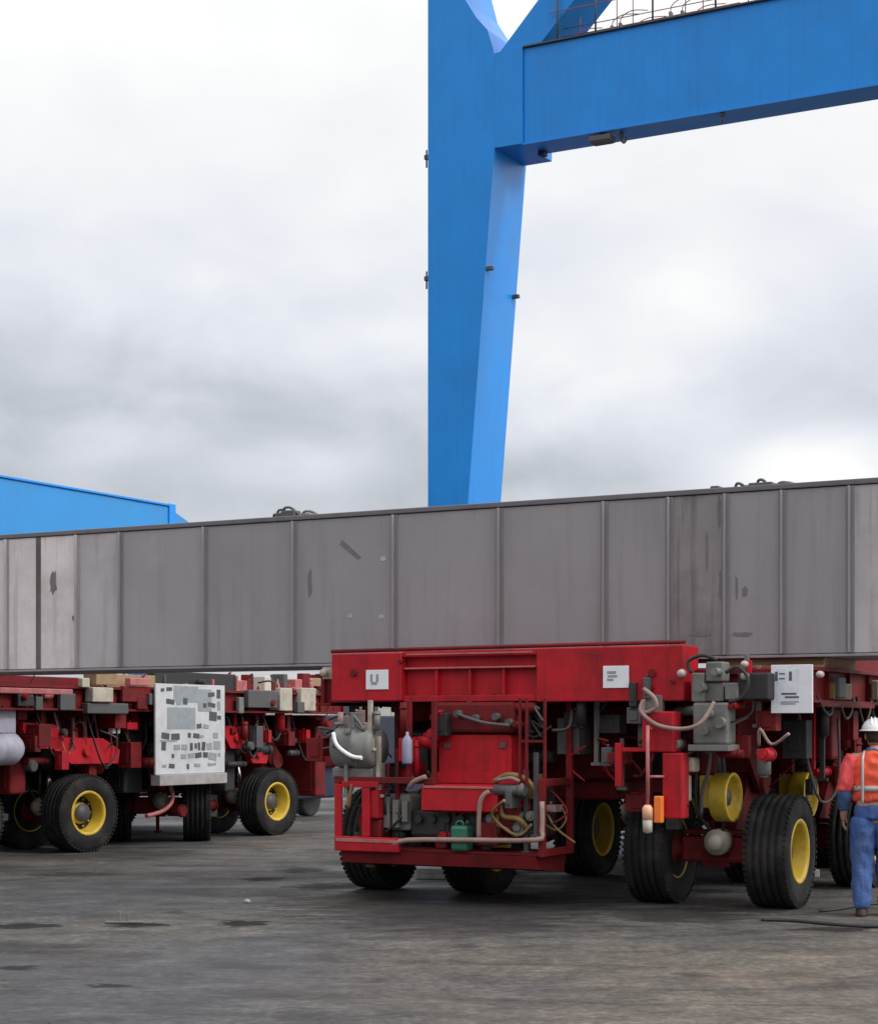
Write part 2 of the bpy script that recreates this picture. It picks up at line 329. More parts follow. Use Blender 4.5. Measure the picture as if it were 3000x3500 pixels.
def ground_mat():
    m = bpy.data.materials.new('yard_concrete'); m.use_nodes = True; t = m.node_tree; b = t.nodes['Principled BSDF']
    g = N(t, 'ShaderNodeTexCoord')
    def nz(scale, det, rough=0.6, sc3=(1, 1, 1), dist=0.0, loc=(0, 0, 0)):
        mp = N(t, 'ShaderNodeMapping'); mp.inputs['Scale'].default_value = sc3; mp.inputs['Location'].default_value = loc; t.links.new(g.outputs['Object'], mp.inputs[0])
        n = N(t, 'ShaderNodeTexNoise'); n.inputs['Scale'].default_value = scale; n.inputs['Detail'].default_value = det; n.inputs['Roughness'].default_value = rough
        n.inputs['Distortion'].default_value = dist
        t.links.new(mp.outputs[0], n.inputs[0]); return n.outputs[0]
    big = nz(0.28, 6, 0.55, loc=(3.1, 1.7, 0), dist=0.6); mid = nz(2.2, 9, 0.75); fine = nz(14, 9, 0.8); strk = nz(1.3, 7, 0.7, (0.4, 1.6, 1), 0.5)
    c1 = ramp(t, big, [(0.32, (0.058, 0.060, 0.066)), (0.50, (0.088, 0.083, 0.078)), (0.68, (0.124, 0.109, 0.096))])
    c2 = mixc(t, 0.85, c1, ramp(t, mid, [(0.36, 0.5), (0.50, 0.95), (0.66, 1.5)]), 'MULTIPLY')
    c3 = mixc(t, 0.75, c2, ramp(t, fine, [(0.34, 0.35), (0.5, 0.95), (0.66, 2.0)]), 'MULTIPLY')
    c4 = mixc(t, 0.8, c3, ramp(t, strk, [(0.36, 0.5), (0.46, 0.95), (0.58, 1.0), (0.68, 1.6)]), 'MULTIPLY')
    sp = N(t, 'ShaderNodeSeparateXYZ'); t.links.new(g.outputs['Object'], sp.inputs[0])
    def zone(cx, cy, rx, ry, soft=1.2):
        dx = mth(t, 'MULTIPLY_ADD', sp.outputs[0], 1 / rx, -cx / rx); dy = mth(t, 'MULTIPLY_ADD', sp.outputs[1], 1 / ry, -cy / ry)
        d = mth(t, 'ADD', mth(t, 'SQRT', mth(t, 'ADD', mth(t, 'MULTIPLY', dx, dx), mth(t, 'MULTIPLY', dy, dy))), mth(t, 'MULTIPLY', mth(t, 'SUBTRACT', big, 0.5), 2.0))
        mr = N(t, 'ShaderNodeMapRange', interpolation_type='SMOOTHSTEP'); t.links.new(d, mr.inputs[0]); mr.inputs[1].default_value = 1.0 + soft / 2; mr.inputs[2].default_value = 1.0 - soft / 2
        mr.inputs[3].default_value = 0; mr.inputs[4].default_value = 1; return mr.outputs[0]
    mud = zone(2.3, 12.2, 3.0, 2.2); damp_sheen = zone(-2.6, 12.4, 1.7, 2.6)
    c4 = mixc(t, mth(t, 'MULTIPLY', mud, 0.85), c4, mixc(t, 1.0, c4, (1.32, 1.20, 1.08), 'MULTIPLY'))
    c4 = mixc(t, mth(t, 'MULTIPLY', damp_sheen, 0.8), c4, mixc(t, 1.0, c4, (0.70, 0.76, 0.90), 'MULTIPLY'))  # damp ground, its blue sky sheen put into the colour
    # oil and tyre stains with their own outlines, plus contact shade painted by the tyres
    st = nz(0.75, 5, 0.6, (0.8, 1.6, 1), 1.2, loc=(7.3, 2.2, 0)); sm = ramp(t, st, [(0.60, 0.0), (0.70, 0.7)])
    c5 = mixc(t, sm, c4, (0.022, 0.021, 0.022))
    rag = nz(3.2, 6, 0.65, (0.6, 1.6, 1)); rag2 = nz(9.0, 5, 0.75, (0.5, 0.9, 1)); acc = None
    for (px0, px1, py, hp_, st_) in STAINS_SHADE:
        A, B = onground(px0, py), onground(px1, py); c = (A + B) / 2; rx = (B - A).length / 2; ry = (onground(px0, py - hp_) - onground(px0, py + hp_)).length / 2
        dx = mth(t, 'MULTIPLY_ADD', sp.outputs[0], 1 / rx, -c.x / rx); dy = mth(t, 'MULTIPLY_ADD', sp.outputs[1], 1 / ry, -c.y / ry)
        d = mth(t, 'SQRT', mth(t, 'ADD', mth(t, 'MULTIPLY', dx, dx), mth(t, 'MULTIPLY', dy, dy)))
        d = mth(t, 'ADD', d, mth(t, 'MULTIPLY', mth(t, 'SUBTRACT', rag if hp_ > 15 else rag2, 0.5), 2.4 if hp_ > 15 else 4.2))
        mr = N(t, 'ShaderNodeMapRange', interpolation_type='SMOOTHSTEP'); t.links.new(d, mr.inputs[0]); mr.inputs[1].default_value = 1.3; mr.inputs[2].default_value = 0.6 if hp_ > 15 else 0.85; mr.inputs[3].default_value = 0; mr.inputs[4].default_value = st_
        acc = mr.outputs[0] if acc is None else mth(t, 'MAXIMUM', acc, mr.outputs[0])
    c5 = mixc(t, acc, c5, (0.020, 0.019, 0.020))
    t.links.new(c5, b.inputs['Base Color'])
    wet = nz(0.55, 4, 0.5, (0.6, 1.4, 1), 0.5, loc=(11.7, 4.4, 0))
    r1 = ramp(t, wet, [(0.36, 0.42), (0.52, 0.72), (0.7, 0.85)]); r1 = mth(t, 'SUBTRACT', r1, mth(t, 'MULTIPLY', damp_sheen, 0.33)); t.links.new(r1, b.inputs['Roughness'])
    bp = N(t, 'ShaderNodeBump'); bp.inputs['Strength'].default_value = 0.7; bp.inputs['Distance'].default_value = 0.03
    t.links.new(mth(t, 'ADD', mth(t, 'MULTIPLY', mid, 1.5), mth(t, 'MULTIPLY', fine, 0.6)), bp.inputs['Height']); t.links.new(bp.outputs[0], b.inputs['Normal'])
    t.links.new(mth(t, 'MULTIPLY_ADD', acc, -0.34, 0.32, True), b.inputs['Specular IOR Level'])
    return m
gm = MB()
v = [gm.bm.verts.new(p) for p in ((-2500, -60, 0), (2500, -60, 0), (2500, 4000, 0), (-2500, 4000, 0))]; gm.bm.faces.new(v)
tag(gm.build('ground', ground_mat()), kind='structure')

# ------------------------------------------------------------------ steel girder on the transporters
AG = 16.5; GZ0, GZ1 = 2.30, 3.895
G0 = Vector((-14.0, AG, 0))
gir = thing('steel_girder', 'long grey steel box girder with dark vertical seams lying across both red transporters', 'girder', G0.x, G0.y, 0)
def gl(px): return PA(px, 2000, AG).x
seams_px = [-560, -330, -130, 25, 132, 265, 412, 700, 1005, 1348, 1708, 2066, 2288, 2480, 2674, 2905, 3160]
seams = [-27.5, -25.2, -22.9] + [gl(p) for p in seams_px] + [-3.2]
seams = sorted(seams)
for i in range(len(seams) - 1):
    x0, x1 = seams[i], seams[i + 1]
    c = 0.5 * (x0 + x1)
    k = 'girder3' if c < gl(200) else 'girder2' if c < gl(405) else 'girderk' if gl(2290) < c < gl(2480) else 'girder'  # paler panel tones towards the left end and at the far right
    if gl(405) < c < gl(700): k = 'girder1'
    if c > gl(2905): k = 'girder2'
    gw = 0.004
    m = MB().box(x0 + gw - G0.x, x1 - gw - G0.x, 0.0, 0.031, GZ0 + 0.03, GZ1 - 0.055, 0.008)
    m.build('web_panel', M[k], gir)
MB().box(seams[0] - G0.x, seams[-1] - G0.x, 0.035, 1.1, GZ0 + 0.032, GZ1 - 0.06).build('girder_core', M['girder'], gir)
MB().box(seams[0] - G0.x, seams[-1] - G0.x, -0.02, 1.15, GZ1 - 0.05, GZ1, 0.008).build('top_flange', M['gedge'], gir)  # flange coloured darker, standing for shading along the top edge
MB().box(seams[0] - G0.x, seams[-1] - G0.x, -0.012, 1.12, GZ0, GZ0 + 0.025, 0.005).build('bottom_flange', M['girder'], gir)
for px in seams_px[3:-1]:                                   # welded cover straps over the panel joints, coloured darker for shade at the seams
    x = gl(px) - G0.x; hw_s = 0.028 if px < 300 else 0.040
    if px == 132: hw_s = 0.034
    MB().box(x - hw_s, x + hw_s, -0.009, -0.0005, GZ0 + 0.032, GZ1 - 0.058, 0.003).build('joint_strap', M['gjoint'] if px == 132 else M['gstrap2'] if px < 300 else M['gstrap'], gir)
    if px != 132: MB().box(x - 0.007, x + 0.007, -0.055, -0.0095, GZ0 + 0.034, GZ1 - 0.06, 0.002).build('rib', M['girder2'] if px < 300 else M['girder'], gir)
lr = random.Random(4)
for px, n in ((890, 2), (958, 3), (2372, 2), (2440, 2), (2500, 1), (2556, 3), (2640, 1)):     # lashing gear left on the top
    for k in range(n):
        x = PA(px, 0, AG).x - G0.x + k * lr.uniform(.06, .14); h = lr.uniform(0.03, 0.085); y = lr.uniform(.12, .5); wd = lr.uniform(.03, .12)
        m = MB().box(x - wd, x + wd, y, y + lr.uniform(.1, .25), GZ1, GZ1 + h, 0.012)
        if lr.random() < .5: m.tube([(x - wd, y + .05, GZ1 + h), (x - wd * .4, y + .02, GZ1 + h + .03), (x + wd * .4, y + .04, GZ1 + h + .02), (x + wd * 1.6, y + .05, GZ1 + .01)], .014, n=7)
        m.build('lashing_chain', M[lr.choice(('dgrey', 'dgrey', 'gscuff'))], gir)
gj = random.Random(12)
def gmark(px0, py0, px1, py1, material, name='paint_mark', d=0.003):
    a, b = PA(px0, py0, AG), PA(px1, py1, AG); cx, cz = (a.x + b.x) / 2 - G0.x, (a.z + b.z) / 2; rx, rz = (b.x - a.x) / 2, (a.z - b.z) / 2
    P = []
    for k in range(18):
        t = 2 * math.pi * k / 18; q = gj.uniform(.62, 1.12); c_, s_ = math.cos(t), math.sin(t)
        P.append((cx + rx * q * math.copysign(abs(c_) ** .6, c_), cz + rz * q * math.copysign(abs(s_) ** .6, s_)))
    MB().prism(P, 'y', -d, -0.0002).build(name, material, gir)
gmark(1300, 1900, 1320, 1920, M['gpale']); gmark(1186, 2097, 1208, 2114, M['gpale']); gmark(1294, 2100, 1314, 2114, M['gpale'])
gmark(1050, 1945, 1068, 2045, M['gscuff']); gmark(172, 1945, 194, 2030, M['gscuff'], d=0.005); gmark(248, 2100, 272, 2130, M['gscuff'])
gmark(18, 2105, 30, 2140, M['gscuff'])
for (a0, b0, a1, b1) in ((2452, 1690, 2462, 1800), (2410, 1825, 2420, 1950), (2455, 1940, 2475, 2050), (2512, 1965, 2522, 2050), (2535, 2005, 2555, 2040), (2470, 2110, 2490, 2180), (2350, 2160, 2430, 2175), (2500, 2160, 2570, 2178)):
    gmark(a0, b0, a1, b1, M['gscuff'])
gp = MB()
pts = [PA(1170, 1845, AG), PA(1235, 1905, AG), PA(1222, 1912, AG), PA(1160, 1860, AG)]
gp.prism([(p.x - G0.x, p.z) for p in pts], 'y', -0.003, -0.0002); gp.build('scuff_mark', M['gscuff'], gir)

# ------------------------------------------------------------------ transporter building blocks
def tyre_mb():
    p = [(0.285, -0.165), (0.30, -0.185), (0.37, -0.202), (0.45, -0.200), (0.495, -0.188), (0.515, -0.165), (0.519, -0.150)]
    for x in (-0.105, -0.035, 0.035, 0.105):
        p += [(0.521, x - 0.012), (0.506, x - 0.008), (0.506, x + 0.008), (0.521, x + 0.012)]
    p += [(0.519, 0.150), (0.515, 0.165), (0.495, 0.188), (0.45, 0.200), (0.37, 0.202), (0.30, 0.185), (0.285, 0.165), (0.27, 0.0), (0.285, -0.165)]
    m = MB(); m.lathe(p[:-1], 'x', n=56)
    for k in range(56):                                      # shoulder lugs
        t = 2 * math.pi * (k + 0.5) / 56
        for sgn in (-1, 1):
            m.box(sgn * 0.176 - 0.022, sgn * 0.176 + 0.022, -0.016, 0.016, 0.492, 0.5165, rot=Matrix.Rotation(t, 3, 'X'), pivot=(0, 0, 0))
    return m
def rim_mb():
    p = [(0.262, -0.16), (0.286, -0.175), (0.287, -0.160), (0.272, -0.12), (0.272, 0.12), (0.289, 0.168), (0.302, 0.185), (0.294, 0.194), (0.268, 0.188), (0.252, 0.160),
         (0.235, 0.02), (0.215, -0.02), (0.15, -0.03), (0.145, 0.02), (0.120, 0.04), (0.10, 0.045), (0.0001, 0.046)]
    m = MB(); m.lathe(p, 'x', n=40)
    m.lathe([(0.262, -0.16), (0.24, -0.09), (0.1, -0.09), (0.0001, -0.09)], 'x', n=32)
    for k in range(10):
        t = 2 * math.pi * k / 10
        m.cyl((-0.03, 0.187 * math.cos(t), 0.187 * math.sin(t)), (0.015, 0.187 * math.cos(t), 0.187 * math.sin(t)), 0.014, n=6, smooth=False)
    return m
PROTO = {}
def make_wheel(parent, loc, rotz):
    if 'hub' not in PROTO:
        hub = MB().lathe([(0.0001, -0.30), (0.10, -0.30), (0.11, -0.18), (0.16, -0.17), (0.16, -0.055), (0.0001, -0.055)], 'x', n=24).build('wheel', M['dred'], parent, loc, rotz)
        tyre_mb().build('tyre', M['tyre'], hub); rim_mb().build('rim', M['yellow'], hub); MB().lathe([(0.0001, 0.088), (0.118, 0.088), (0.119, 0.03), (0.135, 0.02), (0.14, -0.02), (0.10, -0.022), (0.0001, 0.03)], 'x', n=24).build('hub_cap', M['dgrey'], hub)
        PROTO['hub'] = hub; return hub
    return copy_obj(PROTO['hub'], parent, loc, rotz)
def make_suspension(parent, loc, rotz):
    if 'sus' in PROTO: return copy_obj(PROTO['sus'], parent, loc, rotz)
    s = MB()
    s.lathe([(0.0001, 1.93), (0.40, 1.93), (0.40, 1.82), (0.34, 1.80), (0.34, 1.72), (0.0001, 1.72)], 'z', n=32)
    for sg in (-1, 1):                                       # cheek plates to the knee
        x0 = sg * 0.20
        s.prism([(-0.32, 1.74), (0.34, 1.74), (0.74, 1.22), (0.72, 1.05), (0.56, 1.02), (0.10, 1.45), (-0.26, 1.55)], 'x', x0 - 0.022, x0 + 0.022)
        s.cyl((x0 - 0.05 * sg, 0.63, 1.14), (x0 + 0.06 * sg, 0.63, 1.14), 0.12, n=20)
        s.cyl((x0, -0.16, 1.62), (x0 + 0.05 * sg, -0.16, 1.62), 0.08, n=16)
    s.prism([(0.72, 1.22), (0.78, 1.08), (0.25, 0.42), (-0.10, 0.36), (-0.16, 0.52), (-0.10, 0.66), (0.05, 0.70), (0.52, 1.22)], 'x', -0.13, 0.13)
    s.box(-0.34, 0.34, -0.13, 0.13, 0.40, 0.64, 0.03)
    s.box(-0.32, 0.32, -0.10, 0.10, 0.66, 0.70, 0.01)
    s.cyl((-0.46, 0, 0.52), (0.46, 0, 0.52), 0.085, n=20)
    o = s.build('suspension', M['dred'], parent, loc, rotz)
    MB().cyl((0, -0.17, 1.62), (0, -0.06, 1.12), 0.085, n=18).cyl((0, -0.17, 1.62), (0, -0.165, 1.60), 0.10, n=18).build('cylinder_barrel', M['dgrey'], o)
    MB().cyl((0, -0.06, 1.12), (0, 0.0, 0.70), 0.045, n=14).build('piston_rod', M['chrome'], o)
    MB().lathe([(0.0001, -0.34), (0.07, -0.34), (0.075, -0.30), (0.12, -0.28), (0.125, -0.13), (0.0001, -0.13)], 'y', (0.06, 0, 0.60), n=20).build('drive_motor', M['beige'], o)
    MB().tube([(0.10, -0.24, 0.68), (0.16, -0.32, 0.85), (0.14, -0.30, 1.2), (0.10, -0.26, 1.55)], 0.018).tube([(0.0, -0.24, 0.70), (-0.10, -0.34, 0.9), (-0.12, -0.3, 1.25), (-0.08, -0.26, 1.6)], 0.018).build('brake_hose', M['black'], o)
    PROTO['sus'] = o; return o
HALF = 0.58
def bogie(parent, x, y, steer=0.0):
    make_suspension(parent, (x, y, 0), steer)
    for sg in (-1, 1):
        p = Vector((x + sg * HALF * math.cos(steer), y + sg * HALF * math.sin(steer), 0.52))
        make_wheel(parent, p, steer if sg > 0 else steer + math.pi)
def deck(parent, hw, length, y0=0.0):
    """ladder chassis: I-section side rails, cross bearers, top plate"""
    z0, z1 = 1.88, 2.20
    m = MB()
    m.box(-hw + 0.02, hw - 0.02, y0 + 0.03, length - 0.03, z1 - 0.03, z1, 0.005)
    for sg in (-1, 1):
        x = sg * (hw - 0.06)
        m.box(x - 0.012, x + 0.012, y0, length, z0 + 0.028, z1 - 0.032)
        m.box(x - 0.09, x + 0.09, y0, length, z0, z0 + 0.027, 0.004)
        m.box(x - 0.092, x + 0.092, y0 + 0.002, length - 0.002, z1 - 0.031, z1 + 0.004, 0.004)
    n = int(length / 0.65)
    for k in range(n + 1):
        y = y0 + 0.06 + (length - y0 - 0.12) * k / n
        m.box(-hw + 0.074, hw - 0.074, y - 0.012, y + 0.012, z0 + 0.03, z1 - 0.031)
        for sg in (-1, 1):                                    # web stiffeners on the outside of the rails
            m.box(sg * (hw - 0.046), sg * (hw - 0.006), y - 0.006, y + 0.006, z0 + 0.028, z1 - 0.033)
    m.box(-0.55, 0.55, y0 + 0.6, length - 0.1, 1.15, 1.879, 0.03)
    m.box(-0.40, 0.40, y0 + 0.7, length - 0.2, 0.95, 1.149, 0.03)
    return m.build('deck', M['dred'], parent)

# ------------------------------------------------------------------ the near transporter
T0 = Vector((-7.65, 16.0, 0))
tr = thing('heavy_transporter', 'red heavy transporter with an open power pack slung under its wide front beam', 'transporter', T0.x, T0.y, 0, 'red heavy load transporters under the girder')
def L(px, py, a): return PA(px, py, a) - T0
def bxp(mb, px0, py0, px1, py1, a0, a1, bev=0.006):
    p, q = L(px0, py0, a0), L(px1, py1, a0)
    # heights from the middle column so that the box stays level
    pm = L((px0 + px1) / 2, py0, a0); qm = L((px0 + px1) / 2, py1, a0)
    return mb.box(min(p.x, q.x), max(p.x, q.x), a0 - T0.y, a1 - T0.y, min(pm.z, qm.z), max(pm.z, qm.z), bev)
deck(tr, 2.55, 17.4)
rows = [0.55 + 2.6 * k for k in range(7)]
for k, y in enumerate(rows):
    bogie(tr, -1.55, y, R(0)); bogie(tr, 1.55, y, R(0 if k else 1.5))
# front beam
BA = 15.6
fb = MB()
zt, zb = 2.405, 1.915
xL, xa, xb, xR = L(1132, 2300, BA).x, L(1372, 2300, BA).x, L(1832, 2300, BA).x, L(2335, 2300, BA).x
fb.box(xL, xa, -0.40, -0.02, zb, zt - 0.02, 0.012)
fb.box(xb, xR, -0.40, -0.02, zb - 0.02, zt - 0.01, 0.012)
fb.box(xa + 0.002, xb - 0.002, -0.30, -0.02, zb + 0.02, zt - 0.03, 0.008)
fb.box(xa + 0.002, xb - 0.002, -0.385, -0.303, zt - 0.07, zt - 0.012, 0.01)
fb.box(xa + 0.002, xb - 0.002, -0.375, -0.303, zt - 0.19, zt - 0.165, 0.006)
fb.box(xa + 0.002, xb - 0.002, -0.37, -0.303, zb - 0.01, zb + 0.05, 0.006)
for t in (0.25, 0.5, 0.75):
    x = xa + (xb - xa) * t; fb.box(x - 0.012, x + 0.012, -0.36, -0.303, zb + 0.055, zt - 0.195)
front = fb.build('front_beam', M['red'], tr)
MB().tube([(xL - 0.02, -0.36, zt + 0.005), (xR, -0.36, zt + 0.02)], 0.02, sub=1).build('top_rail', M['dred'], tr)
MB().box(xa + 0.05, xb - 0.05, -0.393, -0.386, zt - 0.05, zt - 0.035).box(xa + 0.02, xb - 0.02, -0.382, -0.376, zt - 0.184, zt - 0.17).build('worn_edge', M['pink'], front)
def plate(px0, py0, px1, py1, a, marks, sheet=M['wsign'], name='sign_plate', parent=tr):
    p = MB(); bxp(p, px0, py0, px1, py1, a - 0.012, a, 0.003); o = p.build(name, sheet, parent)
    k = MB()
    for (u0, v0, u1, v1) in marks:
        bxp(k, px0 + (px1 - px0) * u0, py0 + (py1 - py0) * v0, px0 + (px1 - px0) * u1, py0 + (py1 - py0) * v1, a - 0.0145, a - 0.0115, 0)
    k.build('lettering', M['gprint'] if name == 'number_sticker' else M['print'], o)
    return o
plate(1250, 2290, 1326, 2357, BA, [(0.20, 0.22, 0.30, 0.62), (0.24, 0.62, 0.50, 0.76), (0.46, 0.22, 0.56, 0.62)], name='number_sticker')
plate(2060, 2276, 2148, 2352, BA, [(0.16, 0.24, 0.50, 0.36), (0.18, 0.42, 0.55, 0.52), (0.16, 0.58, 0.40, 0.68)], name='number_sticker')
# round bosses and end fittings on the beam
for (px, py, r) in ((1210, 2300, 0.035), (2230, 2300, 0.035), (2230, 2350, 0.02), (1370, 2262, 0.02), (2300, 2330, 0.018)):
    p = L(px, py, BA); MB().cyl((p.x, -0.425, p.z), (p.x, -0.39, p.z), r, n=14).build('pin_boss', M['dred'], front)
p = L(2330, 2302, 15.55); MB().lathe([(0.0001, -0.05), (0.03, -0.045), (0.04, 0.0), (0.035, 0.03), (0.0001, 0.03)], 'y', (p.x, p.y, p.z), n=16).build('marker_lamp', M['lampg'], tr)
p = L(1108, 2300, 15.7); MB().lathe([(0.0001, -0.04), (0.035, -0.035), (0.045, 0.0), (0.0001, 0.06)], 'y', (p.x, p.y, p.z), n=16).box(p.x - 0.05, p.x + 0.10, p.y + 0.05, p.y + 0.1, p.z - 0.06, p.z + 0.06).build('marker_lamp', M['beige'], tr)

# ---- power pack under the beam
PF = 15.3
zfl = 0.475
xl, xr = L(1142, 2700, PF).x, L(1858, 2700, PF).x
fr = MB()
yF, yB = PF - 16.0, 0.02 - 0.06
for x in (xl + 0.03, xr - 0.03):
    fr.box(x - 0.03, x + 0.03, yF, yF + 0.06, zfl, 1.19, 0.006); fr.box(x - 0.03, x + 0.03, yB - 0.06, yB, zfl, 1.93, 0.006)
    fr.box(x - 0.028, x + 0.028, yF + 0.062, yB - 0.062, zfl + 0.002, zfl + 0.07, 0.006)
    fr.box(x - 0.028, x + 0.028, yF + 0.062, yB - 0.062, 1.12, 1.188, 0.006)
fr.box(xl + 0.062, xr - 0.062, yF + 0.02, yB - 0.02, zfl + 0.01, zfl + 0.03)             # tray
fr.box(xl + 0.03, L(1480, 2700, PF).x, yF + 0.001, yF + 0.055, 1.125, 1.185, 0.006)
for px in (1395, 1480):
    x = L(px, 2500, PF + 0.1).x; fr.box(x - 0.022, x + 0.022, yF + 0.1, yF + 0.145, 1.13, 1.915, 0.005)
for px in (1770, 1793, 1855):
    x = L(px, 2500, PF).x; fr.box(x - 0.013, x + 0.013, yF + 0.03, yF + 0.055, 1.13, 1.93, 0.004)
fr.box(L(1770, 2500, PF).x, L(1855, 2500, PF).x, yF + 0.034, yF + 0.052, 1.52, 1.545)
fr.build('power_pack_frame', M['dred'], tr)
# left apron and lower tray lip
lo = MB()
bxp(lo, 1142, 2862, 1362, 2912, PF - 0.06, PF - 0.002, 0.01)
bxp(lo, 1142, 2680, 1166, 2862, PF - 0.03, PF - 0.001, 0.006)
bxp(lo, 1236, 2690, 1262, 2860, PF - 0.025, PF - 0.001, 0.005)
bxp(lo, 1166, 2672, 1290, 2692, PF - 0.03, PF - 0.001, 0.005)
lo.build('apron', M['red'], tr)
bxp(MB(), 1146, 2868, 1350, 2880, PF - 0.068, PF - 0.058, 0.002).build('worn_edge', M['pink'], tr)
m = MB(); bxp(m, 1262, 2700, 1292, 2800, PF, PF + 0.25, 0.02); m.build('side_cover', M['red'], tr)
m = MB(); bxp(m, 1230, 2800, 1300, 2866, PF + 0.05, PF + 0.3, 0.02); m.build('pump_housing', M['dred'], tr)
# belly pan sloping back under the tray
a_, b_ = L(1165, 2905, PF).x, L(1830, 2905, PF).x
MB().prism([(yF, zfl + 0.005), (yF + 0.03, 0.36), (yB - 0.05, 0.30), (yB, zfl + 0.005)], 'x', a_, b_).build('belly_pan', M['dred'], tr)
# front bumper rail, bent upwards to the right
pts = [L(1345, 2888, PF - 0.04), L(1395, 2872, PF - 0.05), L(1600, 2872, PF - 0.06), L(1830, 2872, PF - 0.06), L(1852, 2840, PF - 0.02), L(1852, 2740, PF - 0.01)]
MB().tube(pts, 0.024, n=10, sub=3).build('bumper_rail', M['rail'], tr)
# hood: upright panel and sloping lid
hp = MB()
p0, p1 = L(1500, 2512, 15.62), L(1748, 2700, 15.62)
zm = p1.z + .16
hp.prism([(p0.x + .03, p0.z), (p1.x - .03, p0.z), (p1.x, p0.z - .03), (p1.x, zm), (p1.x + .07, p1.z), (p0.x - .10, p1.z), (p0.x, zm), (p0.x, p0.z - .03)], 'y', p0.y, p0.y + .3)
hp.prism([(p0.x - .0, zm), (p1.x, zm), (p1.x + .07, p1.z + .055), (p0.x - .10, p1.z + .055)], 'y', p0.y - .03, p0.y - .002)
hp.box(p0.x + 0.05, p1.x - 0.05, p0.y - 0.006, p0.y - 0.001, p1.z + 0.06, p0.z - 0.05, 0.002)
hood = hp.build('engine_hood', M['red'], tr)
q0, q1 = L(1440, 2690, 15.30), L(1700, 2775, 15.30)
lid = MB().prism([(15.62 - 16 - 0.002, p1.z + 0.05), (q0.y, q0.z + 0.015), (q0.y, q1.z), (q0.y + 0.05, q1.z - 0.02), (15.62 - 16 - 0.002, p1.z - 0.05)], 'x', q0.x, q1.x)
lid.build('hood_lid', M['red'], tr)
MB().box(q0.x + 0.02, q1.x - 0.02, q0.y - 0.012, q0.y - 0.001, q0.z - 0.01, q0.z + 0.012, 0.003).build('worn_edge', M['pink'], tr)
for px in (1530, 1720):
    pz = L(px, 2540, 15.62); MB().box(pz.x - 0.03, pz.x + 0.03, pz.y - 0.025, pz.y, pz.z - 0.05, pz.z, 0.006).build('hood_hinge', M['dgrey'], hood)
# air cleaner (grey drum) on the left
c = L(1212, 2540, PF + 0.12)
ac = MB().lathe([(0.0001, -0.20), (0.10, -0.20), (0.19, -0.17), (0.215, -0.12), (0.215, 0.06), (0.225, 0.065), (0.225, 0.095), (0.215, 0.10), (0.215, 0.24), (0.18, 0.28), (0.0001, 0.28)], 'x', (c.x, c.y, c.z - 0.04), n=36)
ac.box(c.x - 0.20, c.x + 0.26, c.y - 0.10, c.y + 0.12, c.z - 0.35, c.z - 0.24, 0.02)
air = ac.build('air_cleaner', M['grey'], tr)
MB().tube([(c.x - 0.10, c.y - 0.23, c.z + 0.10), (c.x - 0.05, c.y - 0.245, c.z - 0.02), (c.x + 0.10, c.y - 0.24, c.z - 0.12), (c.x + 0.22, c.y - 0.23, c.z - 0.14)], 0.02).build('air_pipe', M['white'], air)
MB().cyl((c.x - 0.16, c.y, c.z + 0.15), (c.x - 0.16, c.y, c.z + 0.30), 0.03).cyl((c.x + 0.05, c.y - 0.02, c.z + 0.14), (c.x + 0.05, c.y - 0.02, c.z + 0.24), 0.05).box(c.x - 0.2, c.x + 0.14, c.y - 0.06, c.y + 0.06, c.z + 0.17, c.z + 0.20, 0.01).build('bracket', M['hose'], air)
p = L(1388, 2520, PF + 0.02); q = L(1388, 2612, PF + 0.02)
MB().lathe([(0.0001, q.z), (0.045, q.z), (0.05, q.z + 0.02), (0.05, p.z - 0.03), (0.03, p.z), (0.015, p.z + 0.02), (0.015, p.z + 0.05), (0.0001, p.z + 0.05)], 'z', (p.x, p.y + 0.02, 0), n=18).build('filter_canister', mat('dull_lavender_metal', (0.24, 0.235, 0.34), .45, dirt=.4, dirtc=(.1,.1,.2), scale=12), tr)
# hoses, levers and engine parts
MB().tube([L(1205, 2680, PF - .01), L(1196, 2720, PF - .02), L(1190, 2760, PF - .01)], 0.022).build('lever', M['brass'], tr)
MB().tube([L(1455, 2655, PF - .02), L(1415, 2672, PF - .03), L(1402, 2690, PF)], 0.025).build('lever', M['hose'], tr)
MB().tube([L(1672, 2705, PF - .03), L(1650, 2722, PF - .05), L(1638, 2760, PF - .05), L(1636, 2872, PF - .04)], 0.022, n=10).build('hose', M['hose'], tr)
eng = MB()
bxp(eng, 1310, 2725, 1330, 2830, PF + 0.1, PF + 0.16, 0.004); bxp(eng, 1340, 2735, 1360, 2830, PF + 0.1, PF + 0.16, 0.004); bxp(eng, 1372, 2740, 1392, 2810, PF + 0.1, PF + 0.16, 0.004)
bxp(eng, 1305, 2715, 1400, 2840, PF + 0.17, PF + 0.5, 0.03)
eng.build('radiator', M['grey'], tr)
eb = MB(); bxp(eb, 1480, 2400, 1755, 2505, PF + 0.28, PF + 0.6, 0.03); eb.build('intake_housing', M['dred'], tr)
eb = MB()
bxp(eb, 1400, 2770, 1702, 2865, PF + 0.2, PF + 0.6, 0.03); bxp(eb, 1700, 2690, 1850, 2860, PF + 0.28, PF + 0.6, 0.03)
for k in range(5):
    c = L(1430 + 48 * k, 2800, PF + 0.17); eb.cyl((c.x, c.y - 0.02, c.z), (c.x, c.y + 0.1, c.z), 0.04, n=12)
eb.build('engine_block', M['black'], tr)
MB().tube([L(1690, 2672, PF + .1), L(1740, 2650, PF + .08), L(1800, 2668, PF + .1), L(1840, 2720, PF + .15)], 0.03, n=10).build('exhaust_pipe', M['brass'], tr)
